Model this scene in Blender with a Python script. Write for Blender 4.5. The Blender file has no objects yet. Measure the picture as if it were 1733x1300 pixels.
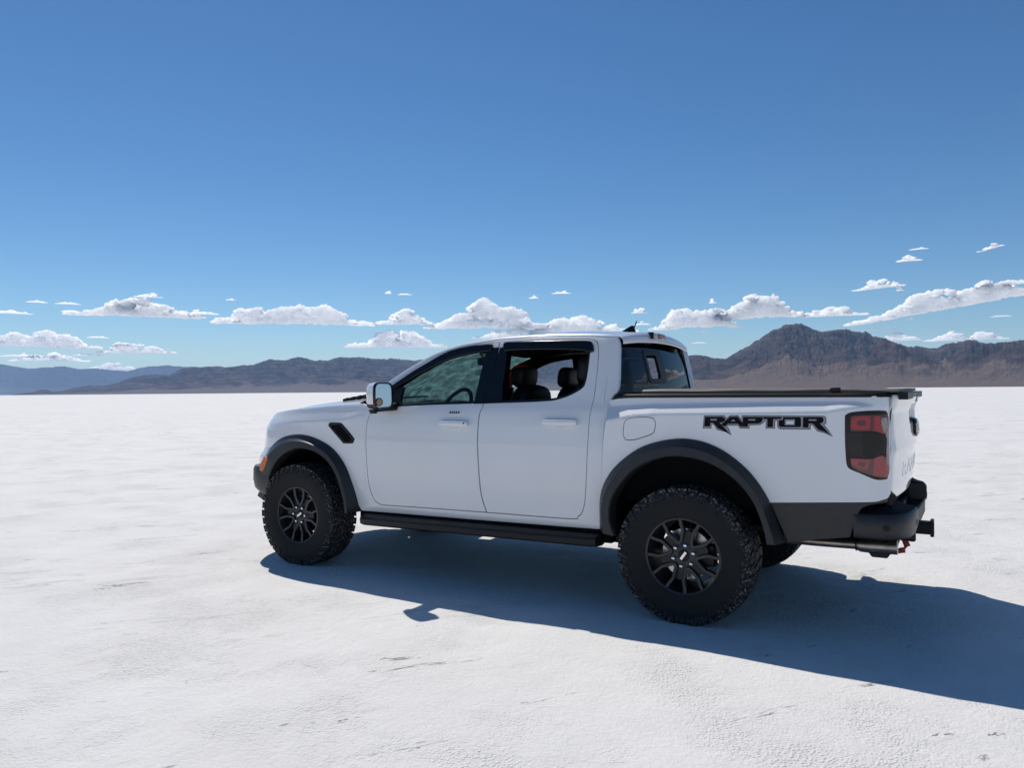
import bpy, bmesh, math, random
import numpy as np
from mathutils import Vector, Matrix
from mathutils.geometry import delaunay_2d_cdt
random.seed(7); np.random.seed(7)
S_ = bpy.context.scene
COL = S_.collection
R = math.radians

# ------------------------------------------------------------------ camera
CAM = np.array([1.4748, -5.4169, 1.4181]); YAW, PIT, ROL, FPX = .5392, .009, -.0086, 1277.53
cy, sy = math.cos(YAW), math.sin(YAW)
FWD = np.array([-sy*math.cos(PIT), cy*math.cos(PIT), math.sin(PIT)])
RI = np.array([cy, sy, 0.]); UP = np.cross(RI, FWD)
c_, s_ = math.cos(ROL), math.sin(ROL)
RI, UP = c_*RI+s_*UP, -s_*RI+c_*UP
cam = bpy.data.cameras.new('camera'); co = bpy.data.objects.new('camera', cam); COL.objects.link(co)
M = Matrix(((RI[0], UP[0], -FWD[0], CAM[0]), (RI[1], UP[1], -FWD[1], CAM[1]), (RI[2], UP[2], -FWD[2], CAM[2]), (0, 0, 0, 1)))
co.matrix_world = M
cam.sensor_fit = 'HORIZONTAL'; cam.sensor_width = 36; cam.lens = 36*FPX/1733
cam.clip_start = .05; cam.clip_end = 300000
S_.camera = co
S_.render.resolution_x, S_.render.resolution_y = 1024, 769

# ------------------------------------------------------------------ sky, sun, exposure
SUN_EL = 56.0; SD = Vector((-.832, .555, 0)).normalized()
az = math.atan2(SD.x, SD.y)
w = bpy.data.worlds.new("World"); S_.world = w; w.use_nodes = True
nt = w.node_tree; nt.nodes.clear()
sky = nt.nodes.new('ShaderNodeTexSky'); sky.sky_type = 'NISHITA'; sky.sun_disc = False
sky.sun_elevation = R(SUN_EL); sky.sun_rotation = az
sky.altitude = 1300; sky.air_density = 1.0; sky.dust_density = .25; sky.ozone_density = 3.5
bg = nt.nodes.new('ShaderNodeBackground'); bg.inputs[1].default_value = .074
ou = nt.nodes.new('ShaderNodeOutputWorld')
gm = nt.nodes.new('ShaderNodeGamma'); gm.inputs[1].default_value = 1.12; nt.links.new(sky.outputs[0], gm.inputs[0]); hsv = nt.nodes.new('ShaderNodeHueSaturation'); hsv.inputs['Saturation'].default_value = 1.16
nt.links.new(gm.outputs[0], hsv.inputs['Color']); mu_ = nt.nodes.new('ShaderNodeMixRGB'); mu_.blend_type = 'MULTIPLY'; mu_.inputs[0].default_value = 1; mu_.inputs[2].default_value = (.98, 1.0, .96, 1)
nt.links.new(hsv.outputs[0], mu_.inputs[1]); nt.links.new(mu_.outputs[0], bg.inputs[0]); nt.links.new(bg.outputs[0], ou.inputs[0])
sl = bpy.data.lights.new('sun', 'SUN'); sl.energy = 3.9; sl.angle = R(.53); sl.color = (1, .935, .85)
so = bpy.data.objects.new('sun', sl); COL.objects.link(so)
sd = Vector((SD.x*math.cos(R(SUN_EL)), SD.y*math.cos(R(SUN_EL)), math.sin(R(SUN_EL))))
so.rotation_euler = sd.to_track_quat('Z', 'Y').to_euler(); so.location = (0, 0, 20)
vs = S_.view_settings; vs.view_transform = 'Standard'; vs.look = 'None'; vs.exposure = 0; vs.gamma = 1
S_.render.engine = 'CYCLES'
S_.cycles.max_bounces = 10; S_.cycles.transparent_max_bounces = 24; S_.cycles.volume_bounces = 1

# ------------------------------------------------------------------ helpers
def ray(X, Y): return (X-866.5)*RI-(Y-650)*UP+FPX*FWD
def Q(X, Y, y): d = ray(X, Y); return CAM+(y-CAM[1])/d[1]*d
def QX(X, Y, x): d = ray(X, Y); return CAM+(x-CAM[0])/d[0]*d
def QZ(X, Y, z): d = ray(X, Y); return CAM+(z-CAM[2])/d[2]*d
def sst(a, b, x): t = np.clip((np.asarray(x, float)-a)/(b-a), 0, 1); return t*t*(3-2*t)

def tag(o, label=None, cat=None, group=None, kind=None):
    if label: o['label'] = label
    if cat: o['category'] = cat
    if group: o['group'] = group
    if kind: o['kind'] = kind
    return o
def mesh_obj(name, verts, faces, mat, parent=None, smooth=True, normals=None):
    me = bpy.data.meshes.new(name)
    me.from_pydata([tuple(map(float, v)) for v in verts], [], [tuple(map(int, f)) for f in faces])
    me.update()
    if smooth:
        me.polygons.foreach_set('use_smooth', [True]*len(me.polygons))
    if normals is not None:
        me.normals_split_custom_set_from_vertices([tuple(n) for n in normals])
    if mat: 
        for m in (mat if isinstance(mat, (list, tuple)) else [mat]): me.materials.append(m)
    o = bpy.data.objects.new(name, me); COL.objects.link(o)
    if parent: o.parent = parent
    return o
def sharp(o, ang=35):
    me = o.data; me.set_sharp_from_angle(angle=R(ang)); return o
def bev(o, wd=.004, seg=2, ang=35):
    m = o.modifiers.new('bevel', 'BEVEL'); m.width = wd; m.segments = seg; m.limit_method = 'ANGLE'; m.angle_limit = R(ang)
    m.harden_normals = False
    return o

class MB:
    def __init__(s): s.v = []; s.f = []
    def add(s, vs, fs):
        n = len(s.v); s.v += [tuple(map(float, v)) for v in vs]; s.f += [tuple(int(i)+n for i in f) for f in fs]; return s
    def box(s, a, b, mat=None):
        x0, y0, z0 = a; x1, y1, z1 = b
        v = [(x0,y0,z0),(x1,y0,z0),(x1,y1,z0),(x0,y1,z0),(x0,y0,z1),(x1,y0,z1),(x1,y1,z1),(x0,y1,z1)]
        if mat is not None: v = [tuple(mat @ Vector(p)) for p in v]
        return s.add(v, [(0,3,2,1),(4,5,6,7),(0,1,5,4),(1,2,6,5),(2,3,7,6),(3,0,4,7)])
    def hexa(s, v):  # 8 explicit corners, same order as box
        return s.add(v, [(0,3,2,1),(4,5,6,7),(0,1,5,4),(1,2,6,5),(2,3,7,6),(3,0,4,7)])
    def grid(s, rows, closed_u=False, closed_v=False, flip=False):
        nr, nc = len(rows), len(rows[0]); v = [p for r in rows for p in r]; f = []
        for i in range(nr if closed_v else nr-1):
            for j in range(nc if closed_u else nc-1):
                a, b = i*nc+j, i*nc+(j+1) % nc; c, d = ((i+1) % nr)*nc+(j+1) % nc, ((i+1) % nr)*nc+j
                f.append((a, d, c, b) if flip else (a, b, c, d))
        return s.add(v, f)
    def tube(s, pts, r, n=12, caps=True):
        pts = [Vector(p) for p in pts]; rows = []
        for i, p in enumerate(pts):
            t = (pts[min(i+1, len(pts)-1)]-pts[max(i-1, 0)]).normalized()
            a = Vector((0, 0, 1)) if abs(t.z) < .9 else Vector((1, 0, 0))
            u = t.cross(a).normalized(); w_ = t.cross(u)
            rr = r[i] if isinstance(r, (list, tuple)) else r
            rows.append([p+rr*(math.cos(k*2*math.pi/n)*u+math.sin(k*2*math.pi/n)*w_) for k in range(n)])
        s.grid(rows, closed_u=True)
        if caps:
            m = len(s.v)-len(rows)*n
            s.f.append(tuple(range(m+n-1, m-1, -1))); k = len(s.v)-n; s.f.append(tuple(range(k, k+n)))
        return s
    def lathe(s, prof, n=64, axis='y'):  # prof = [(r, y)], about the y axis
        rows = []
        for k in range(n):
            a = 2*math.pi*k/n
            rows.append([(r*math.cos(a), y, r*math.sin(a)) for r, y in prof])
        return s.grid(rows, closed_v=True)
    def build(s, name, mat, parent=None, smooth=True, ang=35, bevel=0, seg=2, fix=True):
        o = mesh_obj(name, s.v, s.f, mat, parent, smooth)
        if fix:
            bm = bmesh.new(); bm.from_mesh(o.data); bmesh.ops.recalc_face_normals(bm, faces=bm.faces); bm.to_mesh(o.data); bm.free()
        if smooth: sharp(o, ang)
        if bevel: bev(o, bevel, seg)
        return o

def catmull(pts, n=8):
    """open Catmull-Rom; a point with a third entry 1 is a corner"""
    segs = []; cur = [pts[0]]
    for p in pts[1:]:
        cur.append(p)
        if len(p) > 2 and p[2] == 1: segs.append(cur); cur = [p]
    if len(cur) > 1: segs.append(cur)
    out = []
    for sg in segs:
        P = [np.array(p[:2], float) for p in sg]
        P = [2*P[0]-P[1]]+P+[2*P[-1]-P[-2]]
        for i in range(1, len(P)-2):
            a, b, c, d = P[i-1:i+3]
            # centripetal-ish: fall back to short steps
            m = max(2, n)
            for k in range(m):
                t = k/m
                out.append(.5*((2*b)+(-a+c)*t+(2*a-5*b+4*c-d)*t*t+(-a+3*b-3*c+d)*t**3))
    out.append(np.array(segs[-1][-1][:2], float))
    return out
def closed(pts, n=5):
    """closed outline; corners flagged with 1"""
    k = next((i for i, p in enumerate(pts) if len(p) > 2 and p[2] == 1), None)
    if k is None:
        m = len(pts); P = [np.array(p[:2], float) for p in pts]; out = []
        for i in range(m):
            a, b, c, d = P[i-1], P[i], P[(i+1) % m], P[(i+2) % m]
            for q in range(n):
                t = q/n; out.append(.5*((2*b)+(-a+c)*t+(2*a-5*b+4*c-d)*t*t+(-a+3*b-3*c+d)*t**3))
        return out
    pts = list(pts[k:])+list(pts[:k])+[pts[k]]
    return catmull(pts, n)[:-1]
def resample(P, n=None, step=None, close=False):
    P = [np.array(p, float) for p in P]
    if close: P = P+[P[0]]
    L = np.r_[0, np.cumsum([np.linalg.norm(P[i+1]-P[i]) for i in range(len(P)-1)])]
    if n is None: n = max(2, int(L[-1]/step)+1)
    t = np.linspace(0, L[-1], n); A = np.array(P)
    return np.stack([np.interp(t, L, A[:, k]) for k in range(A.shape[1])], 1)
def densify(P, step):
    out = []
    for i in range(len(P)):
        a, b = np.array(P[i]), np.array(P[(i+1) % len(P)]); d = np.linalg.norm(b-a)
        if d < 1e-5: continue
        m = max(1, int(math.ceil(d/step)))
        for k in range(m): out.append(a+(b-a)*k/m)
    return out
def inpoly(px, py, poly):
    poly = np.asarray(poly); x, y = poly[:, 0], poly[:, 1]; x2, y2 = np.roll(x, -1), np.roll(y, -1)
    r = np.zeros(len(px), bool)
    for i in range(len(x)):
        if y[i] == y2[i]: continue
        cnd = ((y[i] > py) != (y2[i] > py))
        xi = (x2[i]-x[i])*(py-y[i])/(y2[i]-y[i])+x[i]
        r ^= cnd & (px < xi)
    return r
def panel(name, outer, holes, fmap, mat, parent, grid=.04, off=0., thick=.014, r=.004, rim=True, xtra=None, hr=None):
    """A sheet cut to an outline in (u,v), laid on a curved surface fmap(u,v)->(P,N), with a rounded rim turned inward."""
    outer = densify(outer, grid); holes = [densify(h, grid) for h in holes]
    loops = [outer]+holes
    pts = []; edges = []; 
    for lp in loops:
        s = len(pts); pts += [Vector((p[0], p[1])) for p in lp]; n = len(lp)
        edges += [(s+i, s+(i+1) % n) for i in range(n)]
    A = np.array([[p[0], p[1]] for p in outer]); lo, hi = A.min(0), A.max(0)
    gx = np.arange(lo[0]+grid*.5, hi[0], grid); gy = np.arange(lo[1]+grid*.5, hi[1], grid)
    if xtra is not None: gx = np.unique(np.r_[gx, [v for v in xtra[0] if lo[0] < v < hi[0]]]); gy = np.unique(np.r_[gy, [v for v in xtra[1] if lo[1] < v < hi[1]]])
    GX, GY = [a.ravel() for a in np.meshgrid(gx, gy)]
    ok = inpoly(GX, GY, A)
    for h in holes: ok &= ~inpoly(GX, GY, np.array(h))
    B = np.array([[p[0], p[1]] for p in pts])
    if ok.any():
        gxx, gyy = GX[ok], GY[ok]
        d = np.min((gxx[:, None]-B[None, :, 0])**2+(gyy[:, None]-B[None, :, 1])**2, 1)
        kk = d > (grid*.35)**2
        if xtra is not None: kk = d > (grid*.15)**2
        pts += [Vector((a, b)) for a, b in zip(gxx[kk], gyy[kk])]
    V, E_, F, *_ = delaunay_2d_cdt(pts, edges, [], 0, 1e-7)
    V = np.array([[v[0], v[1]] for v in V]); F = np.array([f for f in F if len(f) == 3])
    C = V[F].mean(1); ok = inpoly(C[:, 0], C[:, 1], A)
    for h in holes: ok &= ~inpoly(C[:, 0], C[:, 1], np.array(h))
    F = F[ok]
    verts = []; nor = []
    for u, v in V:
        P, N = fmap(u, v); verts.append(P+N*off); nor.append(N)
    # orientation
    f0 = F[len(F)//2]; n0 = np.cross(verts[f0[1]]-verts[f0[0]], verts[f0[2]]-verts[f0[0]])
    if n0 @ nor[f0[0]] < 0: F = F[:, ::-1]
    faces = [tuple(f) for f in F]
    if rim:
        for li, lp in enumerate(loops):
            n = len(lp); L = np.array(lp)
            ar = .5*np.sum(L[:, 0]*np.roll(L[:, 1], -1)-np.roll(L[:, 0], -1)*L[:, 1])
            sgn = 1 if ar > 0 else -1
            if li > 0: sgn = -sgn
            q_ = r if (li == 0 or hr is None) else hr
            prof = [(0, 0), (q_*.6, -q_*.25), (q_, -q_), (q_, -thick)] if q_ > 0 else [(0, 0), (0, -thick)]
            rings = []
            for (ou_, dn) in prof:
                ring = []
                for i in range(n):
                    t = L[(i+1) % n]-L[i-1]; t = t/(np.linalg.norm(t)+1e-9)
                    o2 = np.array([t[1], -t[0]])*sgn
                    P, N = fmap(*L[i]); 
                    P2, _ = fmap(*(L[i]+o2*1e-3)); T = (P2-P); T = T-(T@N)*N; T = T/(np.linalg.norm(T)+1e-9)
                    ring.append((P+N*(off+dn)+T*ou_, (N*(1 if dn > -q_*.9 else 0)+T*(0 if ou_ == 0 else 1))))
                rings.append(ring)
            base = len(verts)
            for k, ring in enumerate(rings):
                for P, N in ring:
                    verts.append(P); nn = N if np.linalg.norm(N) > 1e-6 else np.array([0, 0, 1.]); nor.append(nn/np.linalg.norm(nn))
            for k in range(len(rings)-1):
                for i in range(n):
                    a, b = base+k*n+i, base+k*n+(i+1) % n; c, d = b+n, a+n
                    q = (a, b, c, d)
                    nn = np.cross(verts[b]-verts[a], verts[d]-verts[a])
                    if nn @ (nor[a]+nor[d]) < 0: q = q[::-1]
                    faces.append(q)
    return mesh_obj(name, verts, faces, mat, parent, True, nor)

def nodes(name):
    m = bpy.data.materials.new(name); m.use_nodes = True; return m, m.node_tree, m.node_tree.nodes['Principled BSDF']
def NN(t, kind, **k):
    n = t.nodes.new(kind)
    for a, b in k.items(): setattr(n, a, b)
    return n
def mat(name, col, rough=.5, metal=0, coat=0, spec=.5, bump=None, var=None, coatr=.03):
    m, t, p = nodes(name)
    p.inputs['Base Color'].default_value = (*col, 1); p.inputs['Roughness'].default_value = rough; p.inputs['Metallic'].default_value = metal
    p.inputs['Coat Weight'].default_value = coat; p.inputs['Coat Roughness'].default_value = coatr; p.inputs['Specular IOR Level'].default_value = spec
    tc = NN(t, 'ShaderNodeTexCoord')
    if var:
        sc, amt, col2 = var
        n = NN(t, 'ShaderNodeTexNoise'); n.inputs['Scale'].default_value = sc; n.inputs['Detail'].default_value = 6; t.links.new(tc.outputs['Object'], n.inputs['Vector'])
        rp = NN(t, 'ShaderNodeValToRGB'); rp.color_ramp.elements[0].position = .5-amt; rp.color_ramp.elements[1].position = .5+amt
        rp.color_ramp.elements[0].color = (*col, 1); rp.color_ramp.elements[1].color = (*col2, 1)
        t.links.new(n.outputs[0], rp.inputs[0]); t.links.new(rp.outputs[0], p.inputs['Base Color'])
    if bump:
        sc, st, ds = bump
        n = NN(t, 'ShaderNodeTexNoise'); n.inputs['Scale'].default_value = sc; n.inputs['Detail'].default_value = 4; t.links.new(tc.outputs['Object'], n.inputs['Vector'])
        b = NN(t, 'ShaderNodeBump'); b.inputs['Strength'].default_value = st; b.inputs['Distance'].default_value = ds
        t.links.new(n.outputs[0], b.inputs['Height']); t.links.new(b.outputs[0], p.inputs['Normal'])
    return m
def glass(name, tint, gloss=.9, ior=1.5, dust=0.):
    m = bpy.data.materials.new(name); m.use_nodes = True; t = m.node_tree; t.nodes.clear()
    o = NN(t, 'ShaderNodeOutputMaterial'); tr = NN(t, 'ShaderNodeBsdfTransparent'); gl = NN(t, 'ShaderNodeBsdfGlossy'); mx = NN(t, 'ShaderNodeMixShader'); fr = NN(t, 'ShaderNodeFresnel')
    tr.inputs[0].default_value = (*tint, 1); gl.inputs['Roughness'].default_value = .01; gl.inputs[0].default_value = (gloss,)*3+(1,); fr.inputs[0].default_value = ior
    t.links.new(fr.outputs[0], mx.inputs[0]); t.links.new(tr.outputs[0], mx.inputs[1]); t.links.new(gl.outputs[0], mx.inputs[2])
    last = mx
    if dust:
        df = NN(t, 'ShaderNodeBsdfTranslucent'); df.inputs[0].default_value = (.30, .62, .62, 1); m2 = NN(t, 'ShaderNodeMixShader')
        tc = NN(t, 'ShaderNodeTexCoord'); n = NN(t, 'ShaderNodeTexNoise'); n.inputs['Scale'].default_value = 14; n.inputs['Detail'].default_value = 8
        t.links.new(tc.outputs['Object'], n.inputs['Vector'])
        rp = NN(t, 'ShaderNodeMapRange'); rp.inputs[1].default_value = .4; rp.inputs[2].default_value = .75; rp.inputs[3].default_value = dust*.5; rp.inputs[4].default_value = dust*2
        t.links.new(n.outputs[0], rp.inputs[0]); t.links.new(rp.outputs[0], m2.inputs[0]); t.links.new(mx.outputs[0], m2.inputs[1]); t.links.new(df.outputs[0], m2.inputs[2]); last = m2
    t.links.new(last.outputs[0], o.inputs[0]); return m

PAINT = mat('white_paint', (.80, .81, .815), .30, 0, 1, .5, var=(2.2, .28, (.77, .775, .775)))
PLAST = mat('black_plastic', (.016, .017, .019), .42, 0, 0, .45, bump=(900, .25, .0006), var=(30, .2, (.022, .023, .025)))
PADM = mat('step_rubber', (.010, .011, .013), .85, 0, 0, .2, bump=(90, .4, .003))
SATIN = mat('satin_black', (.007, .007, .008), .45, 0, 0, .3)
GLOSSB = mat('gloss_black', (.004, .004, .005), .10, 0, 0, .45)
MATTE = mat('matte_black', (.006, .006, .007), .9, 0, 0, .1)
TRIM = mat('interior_black', (.008, .008, .009), .7, 0, 0, .3, bump=(120, .2, .002))
HEADL = mat('headliner', (.02, .02, .021), .9, 0, 0, .1)
SEAT = mat('seat_black', (.006, .006, .007), .55, 0, 0, .4, bump=(60, .2, .002))
REDT = mat('red_trim', (.22, .008, .006), .6)
CHROME = mat('chrome', (.75, .75, .76), .12, 1)
MIRG = mat('mirror_silver', (.55, .60, .66), .01, 1)
STEEL = mat('brushed_steel', (.46, .40, .34), .30, .95, var=(25, .25, (.26, .20, .15)))
REDH = mat('red_hook', (.42, .035, .02), .45, var=(40, .2, (.25, .02, .012)))
RUBW = mat('window_rubber', (.005, .005, .006), .4)
GSIDE = glass('clear_glass', (.90, .93, .93), .9, 1.42, .012)
GWIND = glass('windshield_glass', (.42, .74, .74), .9, 1.4, .13)
GREAR = glass('privacy_glass', (.030, .036, .045), .8, 1.36)
RED = mat('red_lens', (.42, .012, .018), .12, 0, .4, var=(60, .3, (.3, .01, .015)))
PINK = mat('pink_lens', (.42, .07, .07), .12, 0, .4, var=(60, .3, (.34, .04, .045)))
CLEARL = mat('clear_lens', (.34, .31, .31), .15, .2, .4, var=(50, .3, (.24, .21, .21)))
SMOKE = mat('smoked_lens', (.006, .0065, .007), .12, 0, 0, .35)
SMOKE2 = mat('smoked_lens_grey', (.020, .017, .017), .15, 0, 0, .35)
AMBER = mat('amber_lens', (.70, .16, .015), .35, 0, 0)
BRAKEW = mat('white_lens', (.6, .6, .6), .15, 0, 1, bump=(200, .4, .002))
DECB = mat('decal_black', (.003, .003, .005), .5, 0, 0, .15)
DECG = mat('decal_grey', (.26, .26, .30), .3, 0, .5)
DECW = mat('decal_white', (.75, .78, .8), .4)
COVER = mat('tonneau_vinyl', (.13, .12, .11), .55, 0, 0, .4, bump=(150, .2, .002), var=(4, .2, (.1, .095, .085)))
PLATE = mat('licence_plate_paint', (.45, .46, .48), .5, var=(60, .05, (.15, .18, .26)))
CALI = mat('brake_metal', (.5, .5, .5), .3, .9)

def rubber():
    m, t, p = nodes('tyre_rubber')
    tc = NN(t, 'ShaderNodeTexCoord')
    sx = NN(t, 'ShaderNodeSeparateXYZ'); t.links.new(tc.outputs['Object'], sx.inputs[0])
    cb = NN(t, 'ShaderNodeCombineXYZ'); t.links.new(sx.outputs[0], cb.inputs[0]); t.links.new(sx.outputs[2], cb.inputs[1])
    ln = NN(t, 'ShaderNodeVectorMath', operation='LENGTH'); t.links.new(cb.outputs[0], ln.inputs[0])
    mr = NN(t, 'ShaderNodeMapRange'); mr.inputs[1].default_value = .350; mr.inputs[2].default_value = .405; t.links.new(ln.outputs['Value'], mr.inputs[0])
    n = NN(t, 'ShaderNodeTexVoronoi'); n.inputs['Scale'].default_value = 150; t.links.new(tc.outputs['Object'], n.inputs['Vector'])
    n2 = NN(t, 'ShaderNodeTexNoise'); n2.inputs['Scale'].default_value = 70; n2.inputs['Detail'].default_value = 5; t.links.new(tc.outputs['Object'], n2.inputs['Vector'])
    r1 = NN(t, 'ShaderNodeMapRange'); r1.inputs[1].default_value = .52; r1.inputs[2].default_value = .68; t.links.new(n2.outputs[0], r1.inputs[0])
    mu = NN(t, 'ShaderNodeMath', operation='MULTIPLY'); t.links.new(mr.outputs[0], mu.inputs[0]); t.links.new(r1.outputs[0], mu.inputs[1])
    mx = NN(t, 'ShaderNodeMixRGB'); mx.inputs[1].default_value = (.013, .0135, .014, 1); mx.inputs[2].default_value = (.22, .22, .23, 1)
    t.links.new(mu.outputs[0], mx.inputs[0]); t.links.new(mx.outputs[0], p.inputs['Base Color'])
    p.inputs['Roughness'].default_value = .75; p.inputs['Specular IOR Level'].default_value = .3
    b = NN(t, 'ShaderNodeBump'); b.inputs['Strength'].default_value = .5; b.inputs['Distance'].default_value = .003
    t.links.new(n2.outputs[0], b.inputs['Height']); t.links.new(b.outputs[0], p.inputs['Normal'])
    return m
RUBBER = rubber()
RIM = mat('rim_black', (.024, .024, .028), .33, .3, .15, .5)
RIMD = mat('rim_recess_black', (.008, .008, .009), .5)

#--SPLIT-- truck
root = bpy.data.objects.new('pickup_truck', None); COL.objects.link(root)
tag(root, 'white four-door pickup truck with black fender flares and covered bed parked on the salt flat', 'pickup truck')

# ---- side surface: half width as a function of x (rearward) and z
def smooth_table(T, s=.012):
    T = np.array(T, float); z = np.linspace(T[0, 0]-.2, T[-1, 0]+.2, 1600); y = np.interp(z, T[:, 0], T[:, 1])
    k = int(s/(z[1]-z[0])*3); g = np.exp(-.5*(np.arange(-k, k+1)*(z[1]-z[0])/s)**2); g /= g.sum()
    yp = np.convolve(np.pad(y, k, mode='edge'), g, 'valid')
    return lambda v: np.interp(v, z, yp)
_cab = smooth_table([(.40,.85),(.50,.885),(.53,.897),(.60,.907),(.70,.914),(.74,.917),(.80,.928),(.92,.938),(1.05,.936),(1.18,.926),(1.27,.910),(1.31,.893),(1.34,.875),(1.42,.850),(1.60,.788),(1.74,.735),(1.78,.716),(1.81,.69),(1.84,.65)], .014)
def w_cab(x, z):
    y = _cab(z)
    # handle-level swell toward the rear wheel and inward curl of the cab's rear edge
    y = y-.030*max(0, (x+.62)/.16)**2 if x > -.62 else y
    return y
_lean = lambda z: np.interp(z, [.6, .85, .93, 1.05, 1.12, 1.17, 1.20, 1.23, 1.27], [0, 0, .075, .09, .105, .120, .140, .165, .20])
_tap = lambda x: np.interp(-x, [3.2, 3.35, 3.5, 3.6, 3.7, 3.8, 3.86, 3.92, 3.97, 4.05], [0, .002, .009, .019, .037, .068, .10, .14, .19, .30])
def w_fen(x, z):
    zc = np.interp(x, [-3.9, -3.68, -3.32, -2.92, -2.79, -2.66, -2.42], [1.10, 1.139, 1.174, 1.189, 1.197, 1.223, 1.262])
    zh = np.interp(x, [-3.9, -3.63, -3.35, -2.95, -2.69, -2.42], [1.18, 1.21, 1.232, 1.255, 1.262, 1.275])
    base = np.interp(z, [.45, .55, .70, .85, 1.0, 1.15], [.885, .905, .93, .942, .946, .942])
    b = lambda zz: base-.034*np.clip((zz-zc)/(zh-zc+1e-3), 0, 1)-.02*np.clip((zz-zh)/.06, 0, 1)-.9*np.clip(zz-zh-.055, 0, 1)
    y = .25*(b(z-.01)+b(z+.01))+.5*b(z)
    k = sst(-2.80, -2.48, x)
    y = y*(1-k)+_cab(z)*k
    return y-_tap(x-_lean(z))
def w_bed(x, z):
    zc = np.interp(x, [-.5, -.37, -.2, .5, .82, .944, 1.06, 1.1], [1.225, 1.245, 1.265, 1.278, 1.287, 1.31, 1.318, 1.318])
    zu = np.interp(x, [-.5, -.2, .5, .97, 1.03, 1.06, 1.1], [1.31, 1.327, 1.339, 1.342, 1.33, 1.3185, 1.3185])
    base = np.interp(z, [.5, .56, .62, .78, .95, 1.1, 1.3], [.90, .915, .925, .936, .944, .946, .943])
    def b(zz):
        return base-.92*np.clip(zz-zc, 0, max(zu-zc, 0))-.12*np.clip(zz-zu, 0, .2)
    y = .25*(b(z-.005)+b(z+.005))+.5*b(z)
    y -= np.interp(x, [.9, .97, 1.02, 1.055, 1.08, 1.10, 1.112, 1.122, 1.13], [0, .003, .010, .021, .034, .050, .064, .084, .108])
    return y
def fmap(wf, side=-1):
    def f(x, z):
        e = .006
        y = wf(x, z); dx = (wf(x+e, z)-wf(x-e, z))/(2*e); dz = (wf(x, z+e)-wf(x, z-e))/(2*e)
        N = np.array([-dx, side*1.0, -dz]); 
        return np.array([x, side*y, z]), N/np.linalg.norm(N)
    return f
def QS(X, Y, wf, off=0.):
    y = .9
    for _ in range(16):
        P = Q(X, Y, -y-off); x_ = min(P[0], 1.12) if wf is w_bed else P[0]; y = .6*y+.4*float(wf(x_, P[2]))
    p = P[[0, 2]].copy()
    if wf is w_bed: p[0] = min(p[0], 1.119)
    return p
def px(L, wf, n=5, org=None, close=True, off=0.):
    """outline measured on the near side, as (x, z) on the surface wf"""
    if org: L = [(org[0]+p[0]/org[2], org[1]+p[1]/org[2])+tuple(p[2:]) for p in L]
    L = closed(L, n) if close else catmull(L, n)
    return [QS(a[0], a[1], wf, off) for a in L]

# ---- outlines (measured), all lines shared by neighbouring panels
front_edge = [(663.5,650),(652,658),(641,673),(632,691.4),(625.5,701),(620.8,716),(618.9,731),(618.5,749),(619.2,767),(620.4,790),(622.2,810),(627,832),(634,847.5),(643,854)]
bottomF = [(652,856),(720,860.6),(823.5,868.3,1)]
split = [(821,860),(814.8,840.3),(811,811),(808.1,762),(808.3,730),(811,702),(817.7,684.8),(827,655),(838,615),(846,579,1)]
topF = [(815,581.8),(785,586.8),(764,592),(747.5,598),(725,609.3),(704,622),(684.5,635.5)]
rear_edge = [(963,879),(977.9,875.6),(986,867),(990,851),(990.8,840),(992.4,815),(994.5,762),(998.2,707),(1005.6,673),(1010.5,633.6),(1013.2,600),(1012.6,583),(1008,576),(997,574)]
topR = [(947.7,574.5),(898.5,576.4),(846,579,1)]
fd = px(front_edge+bottomF+split+topF, w_cab)
rd = px([(823.5,868.3,1)]+rear_edge+topR+split[::-1][1:], w_cab)
def shrink(P, d):
    P = [np.array(p) for p in P]; n = len(P); A = np.array(P)
    ar = np.sum(A[:, 0]*np.roll(A[:, 1], -1)-np.roll(A[:, 0], -1)*A[:, 1]); s = 1 if ar > 0 else -1
    out = []
    for i in range(n):
        t = P[(i+1) % n]-P[i-1]; t = t/(np.linalg.norm(t)+1e-9); out.append(P[i]+s*d*np.array([-t[1], t[0]]))
    return out
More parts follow.
